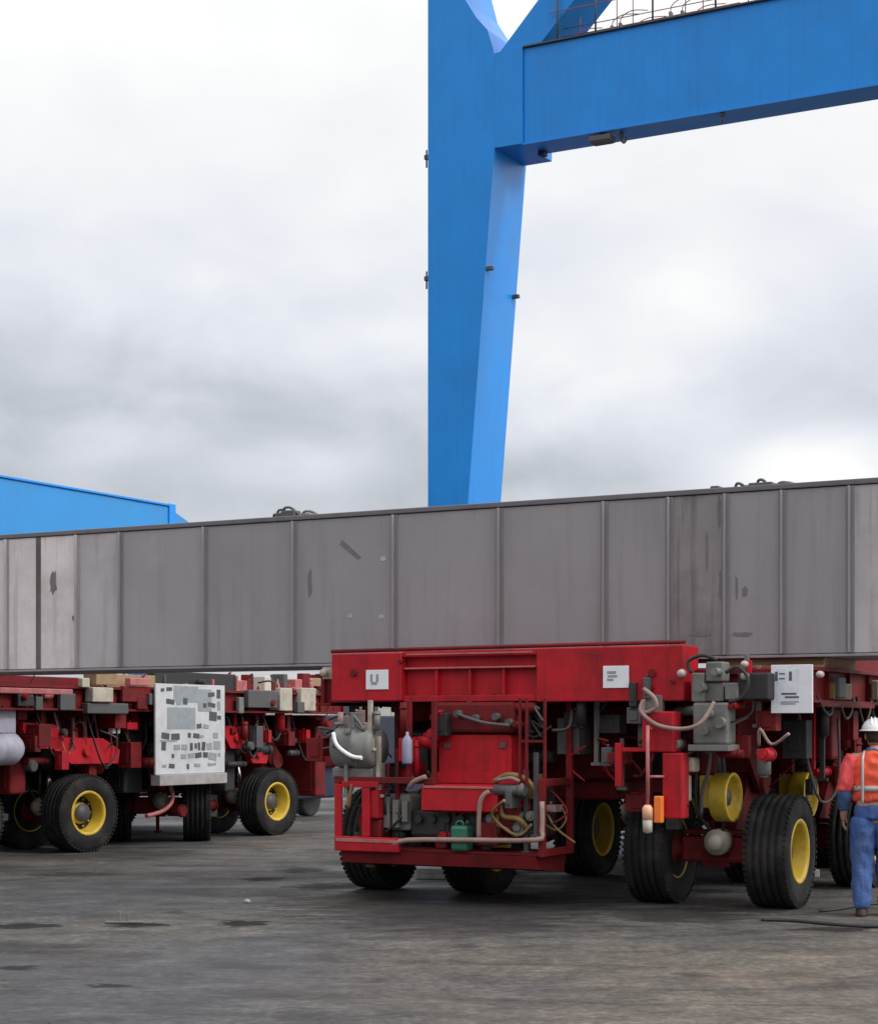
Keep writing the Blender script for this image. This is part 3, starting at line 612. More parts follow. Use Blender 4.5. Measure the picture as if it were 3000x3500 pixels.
MB().tube([L(1712, 2745, PF + .1), L(1720, 2790, PF + .06), L(1770, 2800, PF + .05), L(1800, 2830, PF + .1)], 0.026, n=10).build('exhaust_pipe', M['brass'], tr)
MB().tube([L(1700, 2850, PF + .1), L(1708, 2740, PF + .1), L(1735, 2720, PF + .12)], 0.022, n=10).build('exhaust_pipe', M['brass'], tr)
for (hp_, hr_) in (([(1700, 2668, .02), (1745, 2660, 0), (1775, 2672, .02)], .018), ([(1740, 2705, .02), (1770, 2700, 0), (1785, 2680, .02)], .014), ([(1700, 2820, .06), (1730, 2835, .03), (1760, 2860, .06)], .015)):
    MB().tube([L(x, y, PF + d) for x, y, d in hp_], hr_).build('coolant_hose', M['hose'], tr)
for (px, py, r) in ((1675, 2800, .05), (1770, 2830, .06), (1810, 2790, .045), (1665, 2845, .04)):
    c = L(px, py, PF + .1); MB().cyl((c.x, c.y, c.z), (c.x, c.y + .20, c.z), r, n=14).cyl((c.x, c.y - .02, c.z), (c.x, c.y, c.z), r * .5, n=10).build('valve', M['grey'], tr)
val = MB()
for (px, py) in ((1560, 2440), (1620, 2455), (1690, 2450), (1735, 2470)):
    c = L(px, py, PF + .2); val.cyl((c.x, c.y, c.z), (c.x, c.y + .1, c.z), 0.035, n=12)
val.tube([L(1560, 2440, PF + .2), L(1650, 2470, PF + .16), L(1740, 2480, PF + .18)], 0.016)
val.build('fuel_line', M['dgrey'], tr)

# ---- right front: red post, light pole, hoses, valve stack
rp = MB()
bxp(rp, 2192, 2432, 2300, 2572, 15.42, 15.62, 0.015)
bxp(rp, 2262, 2574, 2330, 2800, 15.42, 15.6, 0.015)
bxp(rp, 2100, 2540, 2122, 2690, 15.45, 15.5, 0.006)
bxp(rp, 2122, 2556, 2262, 2570, 15.46, 15.5, 0.004)
rp.build('steering_guard', M['red'], tr)
p, q = L(2213, 2480, 15.33), L(2213, 2752, 15.33)
MB().cyl((p.x, p.y, q.z), (p.x, p.y, p.z), 0.017, n=10).cyl((p.x, p.y, p.z - 0.03), (p.x, p.y + 0.09, p.z - 0.03), 0.012).cyl((p.x, p.y, q.z + 0.25), (p.x + 0.12, p.y + 0.09, q.z + 0.25), 0.012).build('lamp_pole', M['pink'], tr)
q2 = L(2213, 2852, 15.33)
MB().lathe([(0.0001, q.z), (0.03, q.z), (0.048, q.z - 0.03), (0.048, q.z - 0.13), (0.0001, q.z - 0.13)], 'z', (p.x, p.y, 0), n=18).build('beacon_lens', M['lens'], tr)
MB().lathe([(0.0001, q.z - 0.131), (0.046, q.z - 0.131), (0.042, q2.z + 0.02), (0.0001, q2.z)], 'z', (p.x, p.y, 0), n=18).build('beacon_base', M['beige'], tr)
MB().box(p.x + 0.055, p.x + 0.13, p.y + 0.0, p.y + 0.07, q2.z + 0.10, q.z + 0.08, 0.012).build('indicator_lamp', M['amber'], tr)
MB().tube([L(2200, 2355, 15.45), L(2235, 2385, 15.4), L(2240, 2420, 15.4), L(2198, 2435, 15.4), L(2200, 2395, 15.42), L(2190, 2432, 15.38), L(2245, 2478, 15.36), L(2330, 2492, 15.36), L(2395, 2470, 15.4), L(2440, 2400, 15.5)], 0.019, n=10, sub=6).build('air_hose', M['hose'], tr)
vs = MB()
bxp(vs, 2362, 2300, 2405, 2400, 15.6, 15.8, 0.015); bxp(vs, 2410, 2262, 2470, 2330, 15.62, 15.8, 0.015); bxp(vs, 2366, 2402, 2486, 2545, 15.58, 15.8, 0.02)
bxp(vs, 2350, 2546, 2490, 2568, 15.52, 15.8, 0.006); bxp(vs, 2476, 2334, 2520, 2392, 15.62, 15.8, 0.01); bxp(vs, 2410, 2334, 2472, 2398, 15.66, 15.8, 0.01)
for (px, py, r) in ((2388, 2350, .04), (2440, 2296, .035), (2415, 2440, .04), (2455, 2470, .05), (2400, 2500, .035), (2300, 2545, .05)):
    c = L(px, py, 15.5); vs.cyl((c.x, c.y, c.z), (c.x, c.y + .2, c.z), r, n=14)
vs.build('valve_block', M['grey'], tr)
for (pp) in ([(2362, 2300), (2350, 2262), (2400, 2240), (2450, 2256)], [(2480, 2300), (2520, 2280), (2556, 2320), (2540, 2380), (2490, 2400)], [(2380, 2560), (2330, 2600), (2320, 2680), (2350, 2760)], [(2430, 2565), (2420, 2640), (2400, 2700), (2395, 2790)]):
    MB().tube([L(x, y, 15.56) for x, y in pp], 0.017).build('hydraulic_hose', M['black'], tr)
m = MB(); bxp(m, 2330, 2590, 2372, 2640, 15.6, 15.75, .02); bxp(m, 2316, 2650, 2350, 2740, 15.6, 15.7, .015); m.build('accumulator', M['beige'], tr)
bb = MB(); bxp(bb, 2520, 2300, 2626, 2392, 15.66, 15.95, 0.015); bb.build('battery_box', M['black'], tr)
for (px, py, r) in ((2542, 2270, .03), (2543, 2312, .035), (2800, 2305, .03)):
    c = L(px, py, 15.62); MB().lathe([(0.0001, -0.03), (r * .8, -0.025), (r, 0.0), (r, 0.05), (0.0001, 0.05)], 'y', (c.x, c.y, c.z), n=14).build('marker_lamp', M['lampg'], tr)
# front cross member of the deck, right of the beam
m = MB(); m.box(xR + 0.01, 2.55, -0.10, -0.004, 1.885, 2.19, 0.01); m.box(xR + 0.01, 2.54, -0.14, -0.102, 2.13, 2.18, 0.006); m.box(xR + 0.01, 2.54, -0.14, -0.102, 1.89, 1.93, 0.006); m.build('front_bearer', M['dred'], tr)
# side fittings
def sidebox(mb, px0, py0, px1, py1, lat, d, bev=0.01, origin=T0):
    p, q = PL(px0, py0, lat) - origin, PL(px1, py1, lat) - origin
    pm = PL((px0 + px1) / 2, py0, lat); qm = PL((px0 + px1) / 2, py1, lat)
    return mb.box(p.x - d, p.x, min(p.y, q.y), max(p.y, q.y), min(pm.z, qm.z), max(pm.z, qm.z), bev)
SL = T0.x + 2.55
for (a0, b0, a1, b1) in ((2852, 2336, 2912, 2392), (2990, 2340, 3040, 2380)):
    m = MB(); sidebox(m, a0, b0, a1, b1, SL + 0.04, 0.08); m.build('side_lamp', M['brass'], tr)
m = MB(); sidebox(m, 2806, 2402, 2990, 2420, SL + 0.03, 0.06); m.build('side_step', M['dred'], tr)

# white notice hung on the transporter front
bd = thing('notice_sheet', 'square white notice with dark marks fixed to the near transporter beside the grey valves', 'sign', *(PA(2702, 2440, 15.80)[:2]), 0)
O = PA(2702, 2440, 15.80); O.z = 0
zb_, zt_ = PA(2702, 2438, 15.8).z, PA(2702, 2272, 15.8).z
hw_ = (PA(2774, 2400, 15.8).x - PA(2632, 2400, 15.8).x) / 2
MB().box(-hw_, hw_, 0.02, 0.045, zb_, zt_, 0.004).build('sheet', M['wsign'], bd)
mk = MB()
def mrk(u0, v0, u1, v1): mk.box(-hw_ + 2 * hw_ * u0, -hw_ + 2 * hw_ * u1, 0.0165, 0.0205, zt_ - (zt_ - zb_) * v1, zt_ - (zt_ - zb_) * v0)
for r in [(.10, .14, .17, .33), (.44, .14, .51, .33), (.20, .17, .34, .20), (.20, .27, .34, .30), (.26, .58, .62, .62), (.34, .65, .68, .69), (.24, .76, .68, .775), (.24, .80, .60, .815)]: mrk(*r)
MB().box(-hw_ + .05, hw_ - .12, .0185, .0203, zt_ - (zt_ - zb_) * .78, zt_ - (zt_ - zb_) * .09).build('printed_field', mat('pale_blue_print', (0.66, 0.69, 0.74), .6, dirt=.2, dirtc=(.6, .6, .62), scale=12), bd)
mk.build('lettering', M['print'], bd)
MB().box(-hw_ + 0.04, -hw_ + 0.07, 0.046, 0.058, zt_ - 0.10, zt_ - 0.02).box(hw_ - 0.07, hw_ - 0.04, 0.046, 0.058, zt_ - 0.10, zt_ - 0.02).build('clip', M['dgrey'], bd)

# green can standing on the power-pack tray
c = PA(1577, 2868, PF + 0.02)
gc = thing('fuel_can', 'small green fuel can standing behind the bumper rail of the power pack', 'can', c.x, c.y, 0.506)
MB().box(-0.09, 0.09, -0.06, 0.08, 0.0, 0.24, 0.03).build('can_body', M['green'], gc)
MB().cyl((0.05, 0.01, 0.235), (0.065, 0.01, 0.285), 0.022, n=12).build('cap', M['black'], gc)
MB().tube([(-0.06, 0.01, 0.235), (-0.05, 0.01, 0.27), (0.0, 0.01, 0.275), (0.02, 0.01, 0.235)], 0.011).build('handle', M['green'], gc)

# ---- dense small machinery
gr = random.Random(17)
def greeble(parent, org, n, xr_, yr_, zr_, mats, big=1.0, face='y'):
    xm = 2.44 if parent is not tr else 9.0
    for k in range(n):
        x, y, z = gr.uniform(*xr_), gr.uniform(*yr_), gr.uniform(*zr_); t = gr.random(); mt_ = M[gr.choice(mats)]
        if t < .30:
            a, b, c = gr.uniform(.03, .12) * big, gr.uniform(.03, .1) * big, gr.uniform(.03, .14) * big
            MB().box(x - a, x + a, y - b, y + b, z - c, z + c, .008).box(x - a * .5, x + a * .5, y - b - .01, y + b + .01, z - c * .6, z + c * .6, .004).cyl((x, y, z + c), (x, y, z + c + .03), .014, n=8).build('manifold', mt_, parent)
        elif t < .52:
            r = gr.uniform(.025, .065) * big; h_ = gr.uniform(.08, .2) * big
            d = Vector((0, 1, 0)) if gr.random() < .4 else Vector((1, 0, 0)) if gr.random() < .5 else Vector((0, 0, 1)); p = Vector((x, y, z))
            MB().cyl(p - d * h_, p + d * h_, r, n=14).cyl(p - d * (h_ + .025), p - d * h_, r * .6, n=12).cyl(p + d * h_ * .6, p + d * (h_ * .6 + .02), r * 1.15, n=14).build('pump', mt_, parent)
        elif t < .86:
            p = Vector((x, y, z)); q = [p]
            for m_ in range(gr.choice((2, 3))): q.append(q[-1] + Vector((gr.uniform(-.22, .22), gr.uniform(-.1, .1), gr.uniform(-.2, .2))) * big)
            q = [Vector((min(v_.x, xm), v_.y, v_.z)) for v_ in q]; MB().tube(q, gr.uniform(.008, .017), n=7).build('pipe', mt_, parent)
        else:
            h_ = gr.uniform(.15, .4) * big
            MB().box(x - .02, x + .02, y - .02, y + .02, z - h_, z + h_, .004).box(x - .05, x + .05, y - .025, y + .025, z - h_, z - h_ + .03, .004).build('bracket', mt_, parent)
DM = ('dred', 'dred', 'black', 'black', 'dgrey', 'brass', 'red')
greeble(tr, T0, 46, (xl + .15, xr - .15), (PF - 16 + .12, -.02), (.52, .98), DM)
greeble(tr, T0, 22, (L(1480, 2400, 15.5).x, xr - .1), (-.40, -.1), (1.66, 1.88), ('dred', 'dred', 'black', 'dgrey'), .8)
greeble(tr, T0, 26, (L(1150, 2500, PF).x, L(1300, 2500, PF).x), (-.7, -.5), (1.22, 1.75), ('grey', 'grey', 'dgrey', 'beige', 'hose'), .8)
greeble(tr, T0, 14, (L(1310, 2500, PF).x, L(1480, 2500, PF).x), (-.55, -.3), (1.1, 1.85), ('dred', 'dred', 'black', 'red'), .9)
greeble(tr, T0, 14, (L(1690, 2700, PF).x, xr - .06), (PF - 16 + .02, PF - 16 + .3), (.75, 1.15), ('brass', 'brass', 'dred', 'hose', 'dgrey'))
greeble(tr, T0, 40, (0.2, 2.4), (-.42, .0), (1.25, 2.15), ('dred', 'grey', 'dgrey', 'black', 'red', 'hose'))
greeble(tr, T0, 9, (.95, 1.35), (-.1, .35), (.65, 1.1), ('black', 'dgrey', 'dred', 'beige', 'dred'))
greeble(tr, T0, 20, (-.7, .9), (.0, .9), (1.2, 1.85), ('black', 'dred', 'dred', 'dgrey'), 1.4)
greeble(tr, T0, 46, (1.9, 2.5), (.5, 7.5), (1.05, 1.85), ('black', 'dred', 'dred', 'dgrey', 'red'), 1.3)
MB().box(2.2, 2.45, 1.75, 16.5, 2.205, 2.44, .012).build('load_rail', M['dred'], tr)
greeble(tr, T0, 22, (-2.5, -1.9), (-.2, .5), (1.2, 1.9), ('dred', 'black', 'dgrey'))
# yellow drum covers seen between the axle lines
for (px, py, a) in ((2487, 2726, 16.28), (2752, 2716, 17.95)):
    c = L(px, py, a); dc = MB().lathe([(0.0001, -.12), (.20, -.12), (.225, -.10), (.225, .04), (.232, .055), (.222, .065), (.20, .06), (.185, .03), (.175, -.05), (.10, -.06), (.09, -.01), (0.0001, -.005)], 'x', (c.x, c.y, c.z), n=32).box(c.x - .26, c.x - .125, c.y - .05, c.y + .05, c.z - .1, c.z + .2, .01).build('drum_cover', M['yellow'], tr)
    MB().lathe([(0.0001, .012), (.075, .01), (.085, -.012), (0.0001, -.012)], 'x', (c.x, c.y, c.z), n=20).build('hub_cap', M['dgrey'], dc)
    MB().box(c.x - .25, c.x - .12, c.y - .045, c.y + .045, c.z + .21, 1.88, .01).build('drum_bracket', M['dred'], tr)
# ---- dark plant between the axle lines
for (x0, x1, y0, y1, z0, z1, nm, mt_) in ((-1.0, 0.75, 1.15, 1.75, 1.18, 1.6, 'hydraulic_tank', 'black'), (-2.45, -1.05, 1.35, 1.7, 1.25, 1.85, 'tool_locker', 'dred'), (0.9, 2.35, 1.45, 1.75, 1.35, 1.86, 'tool_locker', 'dred'),
        (-2.3, 2.3, 4.3, 4.6, 1.0, 1.86, 'cross_member', 'dred'), (-2.3, 2.3, 6.9, 7.2, 1.0, 1.86, 'cross_member', 'dred'), (-2.3, 2.3, 9.5, 9.8, 0.9, 1.86, 'cross_member', 'black'), (-2.3, 2.3, 14.6, 14.9, 0.5, 1.86, 'cross_member', 'black')):
    MB().box(x0, x1, y0, y1, z0, z1, 0.03).box(x0 + .08, x1 - .08, y0 - .012, y0 - .001, z0 + .08, z1 - .08, .004).build(nm, M[mt_], tr)
hr = random.Random(5)
for k in range(16):
    y = hr.uniform(0.1, 5.5); x = hr.choice((-2.3, -1.0, -0.6, 0.7, 1.0, 2.2)) + hr.uniform(-.12, .12); z = hr.uniform(0.9, 1.4); dx = hr.uniform(-.3, .3); dy = hr.uniform(.2, .9)
    MB().tube([(x, y, 1.87), (x + dx * .2, y + dy * .2, (1.87 + z) / 2), (x + dx * .6, y + dy * .5, z), (x + dx, y + dy, z + .15), (x + dx, y + dy, 1.75)], hr.uniform(.012, .022), n=7).build('hydraulic_hose', M[hr.choice(('black', 'black', 'dgrey', 'hose'))], tr)
for k in range(10):                                          # hose loops along the right side rail
    y = 0.3 + k * .62; MB().tube([(2.56, y, 1.95), (2.585, y + .15, 1.80 - .05 * (k % 3)), (2.58, y + .35, 1.78), (2.56, y + .5, 1.93)], 0.014, n=7).build('hydraulic_hose', M['black'], tr)
for k in range(5):
    y = 0.75 + k * 1.3; MB().box(2.555, 2.63, y, y + .22, 1.93, 2.12, .012).build('junction_box', M[('dgrey', 'beige', 'dgrey', 'grey', 'dgrey')[k]], tr)

# ------------------------------------------------------------------ the far transporter
C0 = Vector((-18.33, 16.2, 0))
tc_ = thing('heavy_transporter', 'dark red heavy transporter on the left carrying a big printed white board on its side', 'transporter', C0.x, C0.y, 0, 'red heavy load transporters under the girder')
deck(tc_, 2.42, 9.6)
crow = [(17.35, 8), (19.6, 9), (21.95, -36), (24.05, 6)]
for (a, st) in crow:
    bogie(tc_, 1.55, a - C0.y, R(-st)); bogie(tc_, -1.55, a - C0.y, R(-st))
CL = C0.x + 2.42
def cside(name, mt, px0, py0, px1, py1, d=0.12, off=0.0, bev=0.012):
    m = MB(); sidebox(m, px0, py0, px1, py1, CL + off + d, d, bev, C0); return m.build(name, mt, tc_)
cside('side_rail', M['pink'], -60, 2352, 250, 2372, 0.05)
cside('tool_box', M['beige'], 318, 2350, 388, 2400, 0.14); cside('marker_lamp', M['beige'], 282, 2318, 308, 2350, 0.08)
cside('wiring_box', M['timber'], 330, 2300, 400, 2342, 0.1); cside('wiring_box', M['pink'], 446, 2318, 512, 2344, 0.1)
cside('valve_block', M['dgrey'], 300, 2404, 440, 2440, 0.10); cside('side_cover', M['dred'], 420, 2346, 520, 2400, 0.06)
cside('wiring_box', M['dgrey'], 850, 2360, 950, 2420, 0.1); cside('tool_box', M['beige'], 958, 2352, 1000, 2430, 0.1); cside('tool_box', M['beige'], 1030, 2352, 1080, 2430, 0.1)
cside('marker_lamp', M['white'], 385, 2484, 412, 2508, 0.08, -0.2); 
for (n_, mt_, a0, a1, yt, d_) in (('load_rail', 'dred', -80, 282, 2312, .12), ('packing_timber', 'timber', 284, 500, 2306, .16), ('load_rail', 'black', 502, 780, 2300, .14)):
    p_, q_ = PL(a0, 2300, CL - .3) - C0, PL(a1, 2300, CL - .3) - C0
    MB().box(2.42 - .3, 2.42 - .3 + d_, p_.y, q_.y, 2.205, PL((a0 + a1) / 2, yt, CL - .3).z, .01).build(n_, M[mt_], tc_)
# light grey motor casing under the front corner
c = PL(40, 2560, -15.9) - C0
MB().lathe([(0.0001, -0.32), (0.12, -0.32), (0.2, -0.26), (0.21, -0.1), (0.19, -0.08), (0.21, -0.06), (0.21, 0.2), (0.15, 0.3), (0.0001, 0.3)], 'y', (c.x - 0.2, c.y, c.z), n=28).box(c.x - 0.3, c.x - 0.1, c.y - 0.2, c.y + 0.2, c.z + 0.19, 1.9, 0.02).build('hydraulic_tank', mat('pale_grey_tank', (0.38, 0.37, 0.45), 0.5, dirt=0.4), tc_)
# swing cover plates (bright red) facing the camera
for (px0, py0, px1, py1) in ((110, 2470, 250, 2560), (200, 2520, 440, 2610), (790, 2480, 880, 2560), (870, 2540, 945, 2610)):
    p, q = PL(px0, py0, CL - 0.05) - C0, PL(px1, py1, CL - 0.05) - C0
    MB().prism([(p.y, p.z), (q.y - (q.y - p.y) * .25, p.z - 0.02), (q.y, (p.z + q.z) / 2), (q.y - 0.04, q.z), (p.y + (q.y - p.y) * .3, q.z + 0.01), (p.y, (p.z * .7 + q.z * .3))], 'x', CL - C0.x - 0.30, CL - C0.x - 0.20).cyl((CL - C0.x - .34, (p.y + q.y) / 2, (p.z + q.z) / 2), (CL - C0.x - .15, (p.y + q.y) / 2, (p.z + q.z) / 2), 0.07).build('swing_cover', M['red'], tc_)
    MB().box(CL - C0.x - 0.29, CL - C0.x - 0.21, (p.y + q.y) / 2 - 0.04, (p.y + q.y) / 2 + 0.04, p.z - 0.05, 1.885).build('hanger', M['dred'], tc_)
MB().tube([PL(500, 2790, -16.0) - C0, PL(560, 2770, -16.0) - C0, PL(590, 2730, -16.0) - C0, PL(575, 2660, -16.1) - C0, PL(560, 2560, -16.2) - C0, PL(560, 2420, -16.2) - C0], 0.03).build('brake_hose', M['pink'], tc_)

for (x0, x1, y0, y1, z0, z1, nm, mt_) in ((-2.1, 2.1, 4.3, 4.7, .75, 1.86, 'hydraulic_tank', 'black'), (-2.1, 2.1, 6.7, 6.95, .7, 1.86, 'cross_member', 'black'), (-2.1, 2.0, 2.1, 2.4, .8, 1.86, 'cross_member', 'dred'), (-2.1, 2.1, 9.2, 9.5, .55, 1.86, 'cross_member', 'dred')):
    MB().box(x0, x1, y0, y1, z0, z1, 0.03).box(x0 + .08, x1 - .08, y0 - .012, y0 - .001, z0 + .08, z1 - .08, .004).build(nm, M[mt_], tc_)
hr = random.Random(8)
for k in range(16):
    y = hr.uniform(1.6, 8.8); x = 2.2 + hr.uniform(-.25, .12); z = hr.uniform(1.1, 1.5); dy = hr.uniform(.2, .8)
    MB().tube([(x, y, 1.87), (x + .02, y + dy * .2, (1.87 + z) / 2), (x + .05, y + dy * .5, z), (x, y + dy, z + .15), (x, y + dy, 1.8)], hr.uniform(.013, .022), n=7).build('hydraulic_hose', M[hr.choice(('black', 'black', 'dgrey', 'pink'))], tc_)
for k in range(9):
    y = 1.7 + k * .8; h_ = hr.uniform(.08, .16); MB().box(2.425, 2.49, y, y + hr.uniform(.12, .3), 2.02 - h_, 2.02 + h_ * .6, .012).build('junction_box', M[hr.choice(('dgrey', 'grey', 'dred', 'black'))], tc_)

greeble(tc_, C0, 70, (1.9, 2.38), (1.4, 9.2), (1.05, 1.86), ('black', 'dred', 'dred', 'dgrey', 'dred', 'red'), 1.3)
cl_ = random.Random(9)
for (a0, a1, y0, mt_) in ((784, 800, 2308, 'dred'), (806, 846, 2326, 'pink'), (848, 868, 2306, 'dred'), (905, 928, 2312, 'wall'), (930, 968, 2328, 'dred'), (970, 984, 2304, 'dgrey'), (1010, 1034, 2322, 'pink'), (1036, 1062, 2302, 'dred'), (1064, 1098, 2318, 'timber'), (1100, 1130, 2306, 'dred')):
    p_, q_ = PL(a0, y0, CL - .35) - C0, PL(a1, y0, CL - .35) - C0
    MB().box(2.42 - .35 - cl_.uniform(.1, .4), 2.42 - .35, p_.y, q_.y, 2.205, PL((a0 + a1) / 2, y0, CL - .35).z, .015).build('stowed_block', M[mt_], tc_)
greeble(tc_, C0, 30, (1.9, 2.3), (3.5, 9.4), (2.22, 2.36), ('dred', 'dgrey', 'pink', 'black'), .8)
greeble(tc_, C0, 26, (2.3, 2.44), (1.4, 9.0), (1.9, 2.18), ('grey', 'dgrey', 'dred', 'pink', 'beige'))
greeble(tc_, C0, 24, (.9, 2.2), (1.4, 9.0), (.45, .9), ('black', 'dred', 'dgrey'), 1.4)
# printed board hung on the far transporter
BL = CL + 0.14
pb0, pb1 = PL(532, 2340, BL), PL(768, 2650, BL)
bo = thing('printed_board', 'big white and grey printed board hanging on the side of the left transporter', 'board', BL, pb0.y, 0)
Wd = pb1.y - pb0.y; zt2 = PL(650, 2340, BL).z; zb2 = PL(650, 2645, BL).z; zb3 = PL(650, 2682, BL).z
MB().box(-0.03, 0, 0, Wd, zb2, zt2, 0.004).build('sheet', mat('pale_print_sheet', (0.50, 0.51, 0.53), 0.6, dirt=0.3, dirtc=(0.3, 0.3, 0.32), scale=5), bo)
MB().box(-0.10, 0.06, 0.02, Wd - 0.02, zb3, zb2 - 0.003, 0.008).build('ledge', M['concrete'], bo)
MB().box(-0.14, -0.032, 0.1, 0.16, zt2 - 0.3, zt2 - 0.05).box(-0.14, -0.032, Wd - 0.16, Wd - 0.1, zt2 - 0.3, zt2 - 0.05).build('hanger', M['dgrey'], bo)
g1, g2 = MB(), MB()
H2 = zt2 - zb2
def cell(mb, u0, v0, u1, v1, d): mb.box(0.0005, d, Wd * u0, Wd * u1, zt2 - H2 * v1, zt2 - H2 * v0)
cell(g1, 0.25, 0.02, 0.60, 0.20, 0.004); cell(g1, 0.16, 0.26, 0.56, 0.50, 0.004); cell(g1, 0.06, 0.62, 0.30, 0.64, 0.004); cell(g1, 0.60, 0.05, 0.8, 0.3, 0.004)
def quad(mb, u, v, w_, h_, ang=0.0):
    c_, s_ = math.cos(ang), math.sin(ang); P = []
    for (a, b) in ((-1, -1), (1, -1), (1.0, 1), (-1, 1)):
        x, y = a * w_ / 2 * Wd, b * h_ / 2 * H2; P.append((Wd * u + x * c_ - y * s_, zt2 - H2 * v + x * s_ + y * c_))
    mb.prism(P, 'x', 0.0005, 0.0062)
rr = random.Random(21)
for (v, h_, u0, u1, dens) in ((.07, .06, .07, .24, .8), (.20, .07, .08, .56, .8), (.10, .09, .62, .93, .75), (.23, .10, .60, .93, .8), (.36, .10, .62, .94, .8), (.47, .05, .58, .92, .7),
        (.58, .07, .08, .92, .75), (.69, .09, .08, .93, .85), (.80, .09, .08, .93, .85), (.91, .06, .09, .90, .75)):
    u = u0
    while u < u1:
        w_ = min(rr.uniform(.03, .12), u1 - u)
        if rr.random() < dens and w_ > .012: quad(g2 if rr.random() < .65 else g1, u + w_ / 2, v + rr.uniform(-.012, .012), w_, h_ * rr.uniform(.4, 1.1), rr.uniform(-.12, .12))
        u += w_ + rr.uniform(.008, .04)
g1.build('lettering', M['gprint'], bo); g2.build('lettering', M['print2'], bo)

# timber packers between decks and girder
for (lat, who) in ((-9.7, 'near transporter at its left edge'), (-7.6, 'near transporter in the middle of its deck'), (-5.6, 'near transporter at its right edge'), (-16.4, 'left transporter at its right edge'), (-18.4, 'left transporter in the middle of its deck'), (-20.2, 'left transporter at its far left edge')):
    t = MB().box(-0.5, 0.5, -0.5, 0.5, 0.0, 0.0935, 0.006)
    for k in range(3): t.box(-0.505, 0.505, -0.5 + 0.34 * k, -0.5 + 0.34 * k + 0.3, 0.02, 0.0925, 0.004)
    o = t.build('timber_packer', M['timber']); o.location = W(lat, 17.05, 2.2045); o.rotation_euler = (0, 0, ROT)
    tag(o, 'flat timber packer under the girder on the ' + who, 'packer', 'timber packers under the girder')

# ------------------------------------------------------------------ main gantry crane
AC = 35.3
K0 = Vector((-18.9, AC, 0))
cr = thing('gantry_crane', 'tall blue gantry crane with a tapering leg and heavy cross beam behind the girder', 'crane', K0.x, K0.y, 0, 'blue gantry cranes behind the girder')
def KL(px, py, a=AC): return PA(px, py, a) - K0
xl_ = -19.68 - K0.x
prof = []                                                    # right edge of the leg, (x, z)
for (px, py) in ((1600, 1720), (1690, 530)): q = KL(px, py); prof.append((q.x, q.z))
slope = (prof[1][0] - prof[0][0]) / (prof[1][1] - prof[0][1])
xg = prof[0][0] - slope * (prof[0][1] - 1.9)
hx = -17.4 - K0.x
leg = MB()
zj0, zj1 = 14.0, 16.02
leg.prism([(xl_, 1.9), (xg, 1.9), (prof[1][0], prof[1][1] + 0.2), (prof[1][0], zj0 + 0.02), (prof[1][0], zj1 - 0.05), (prof[1][0] - 0.06, 16.2), (KL(1665, 90).x, 16.55), (KL(1628, 45).x, 16.85), (KL(1590, 0).x, 17.28), (KL(1570, 0).x, 17.8), (KL(1560, 0).x, 20.5), (xl_, 20.5)], 'y', 0.0, 1.52)
lego = leg.build('leg', M['blue'], cr)
MB().box(prof[1][0] + 0.001, hx, 0.002, 1.45, zj0, zj1).build('leg_head', M['blue'], cr)
BR = 30.0
MB().box(hx + 0.002, BR, 0.05, 0.72, zj0, zj1, 0.015).build('portal_beam', M['blue'], cr)
MB().box(hx + 0.004, BR, 0.0, 0.80, zj0 - 0.035, zj0 - 0.002).build('lower_flange', M['blue'], cr)
MB().box(hx + 0.004, BR, -0.02, 0.80, zj1 + 0.002, zj1 + 0.03).build('walkway', M['dgrey'], cr)
b0, b1, b2, b3 = KL(1700, 160), KL(1835, 160), KL(1935, 0), KL(1785, 0)
e = 4.0
MB().prism([(b0.x, zj1 + 0.032), (b1.x, zj1 + 0.032), (b2.x + 1.0 * e, b2.z + 0.95 * e), (b3.x + 1.0 * e, b3.z + 0.95 * e)], 'y', 0.10, 1.3).build('brace', M['blue'], cr)
MB().box(b2.x + e - 1.5, BR, 0.1, 1.3, b2.z + 0.95 * e - .1, b2.z + 0.95 * e + 1.4, 0.02).box(xl_, b2.x + e - 1.502, 0.1, 1.3, 20.51, 21.9, .02).build('upper_beam', M['blue'], cr)
for px in (1905, 2035, 2230, 2445, 2655, 2870, 3090, 3320):
    q = KL(px, 100, AC + 0.02)
    MB().cyl((q.x, 0.02, zj1 + 0.03), (q.x, 0.02, zj1 + 1.15), 0.022, n=8).build('railing_post', M['dgrey'], cr)
for px in (1968, 2095, 2150, 2330, 2390, 2545):
    q = KL(px, 100, AC + 0.5); MB().cyl((q.x, 0.70, zj1 + 0.03), (q.x, 0.70, zj1 + 1.15), 0.012, n=8).build('railing_post', M['rail'], cr)
x0_, x1_ = KL(1875, 100).x, KL(3320, 0).x
MB().cyl((x0_, 0.02, zj1 + 1.15), (x1_, 0.02, zj1 + 1.15), 0.02, n=8).build('railing', M['dgrey'], cr)
MB().cyl((x0_, 0.02, zj1 + 0.62), (x1_, 0.02, zj1 + 0.62), 0.011, n=8).build('railing', M['pink'], cr)
for z in (zj1 + 0.25, zj1 + 0.42): MB().cyl((KL(1890, 100).x, 0.5, z), (KL(2500, 100).x, 0.5, z), 0.010, n=6).build('cable_run', M['pink'], cr)
for k, px in enumerate((1965, 2090, 2118, 2180, 2290, 2330, 2380)):
    q = KL(px, 60, AC + .4).x; h_ = (0.30, .45, .5, .28, .55, .5, .3)[k]
    MB().box(q - .03, q + .03, 0.38, 0.5, zj1 + .032, zj1 + .032 + h_ * .5, .01).tube([(q, .44, zj1 + h_ * .5), (q + .02, .44, zj1 + h_ * .8), (q + .25, .44, zj1 + h_), (q + .6, .46, zj1 + h_ * .9)], .010, n=6).build('junction_box', M[('pink', 'hose', 'grey')[k % 3]], cr)
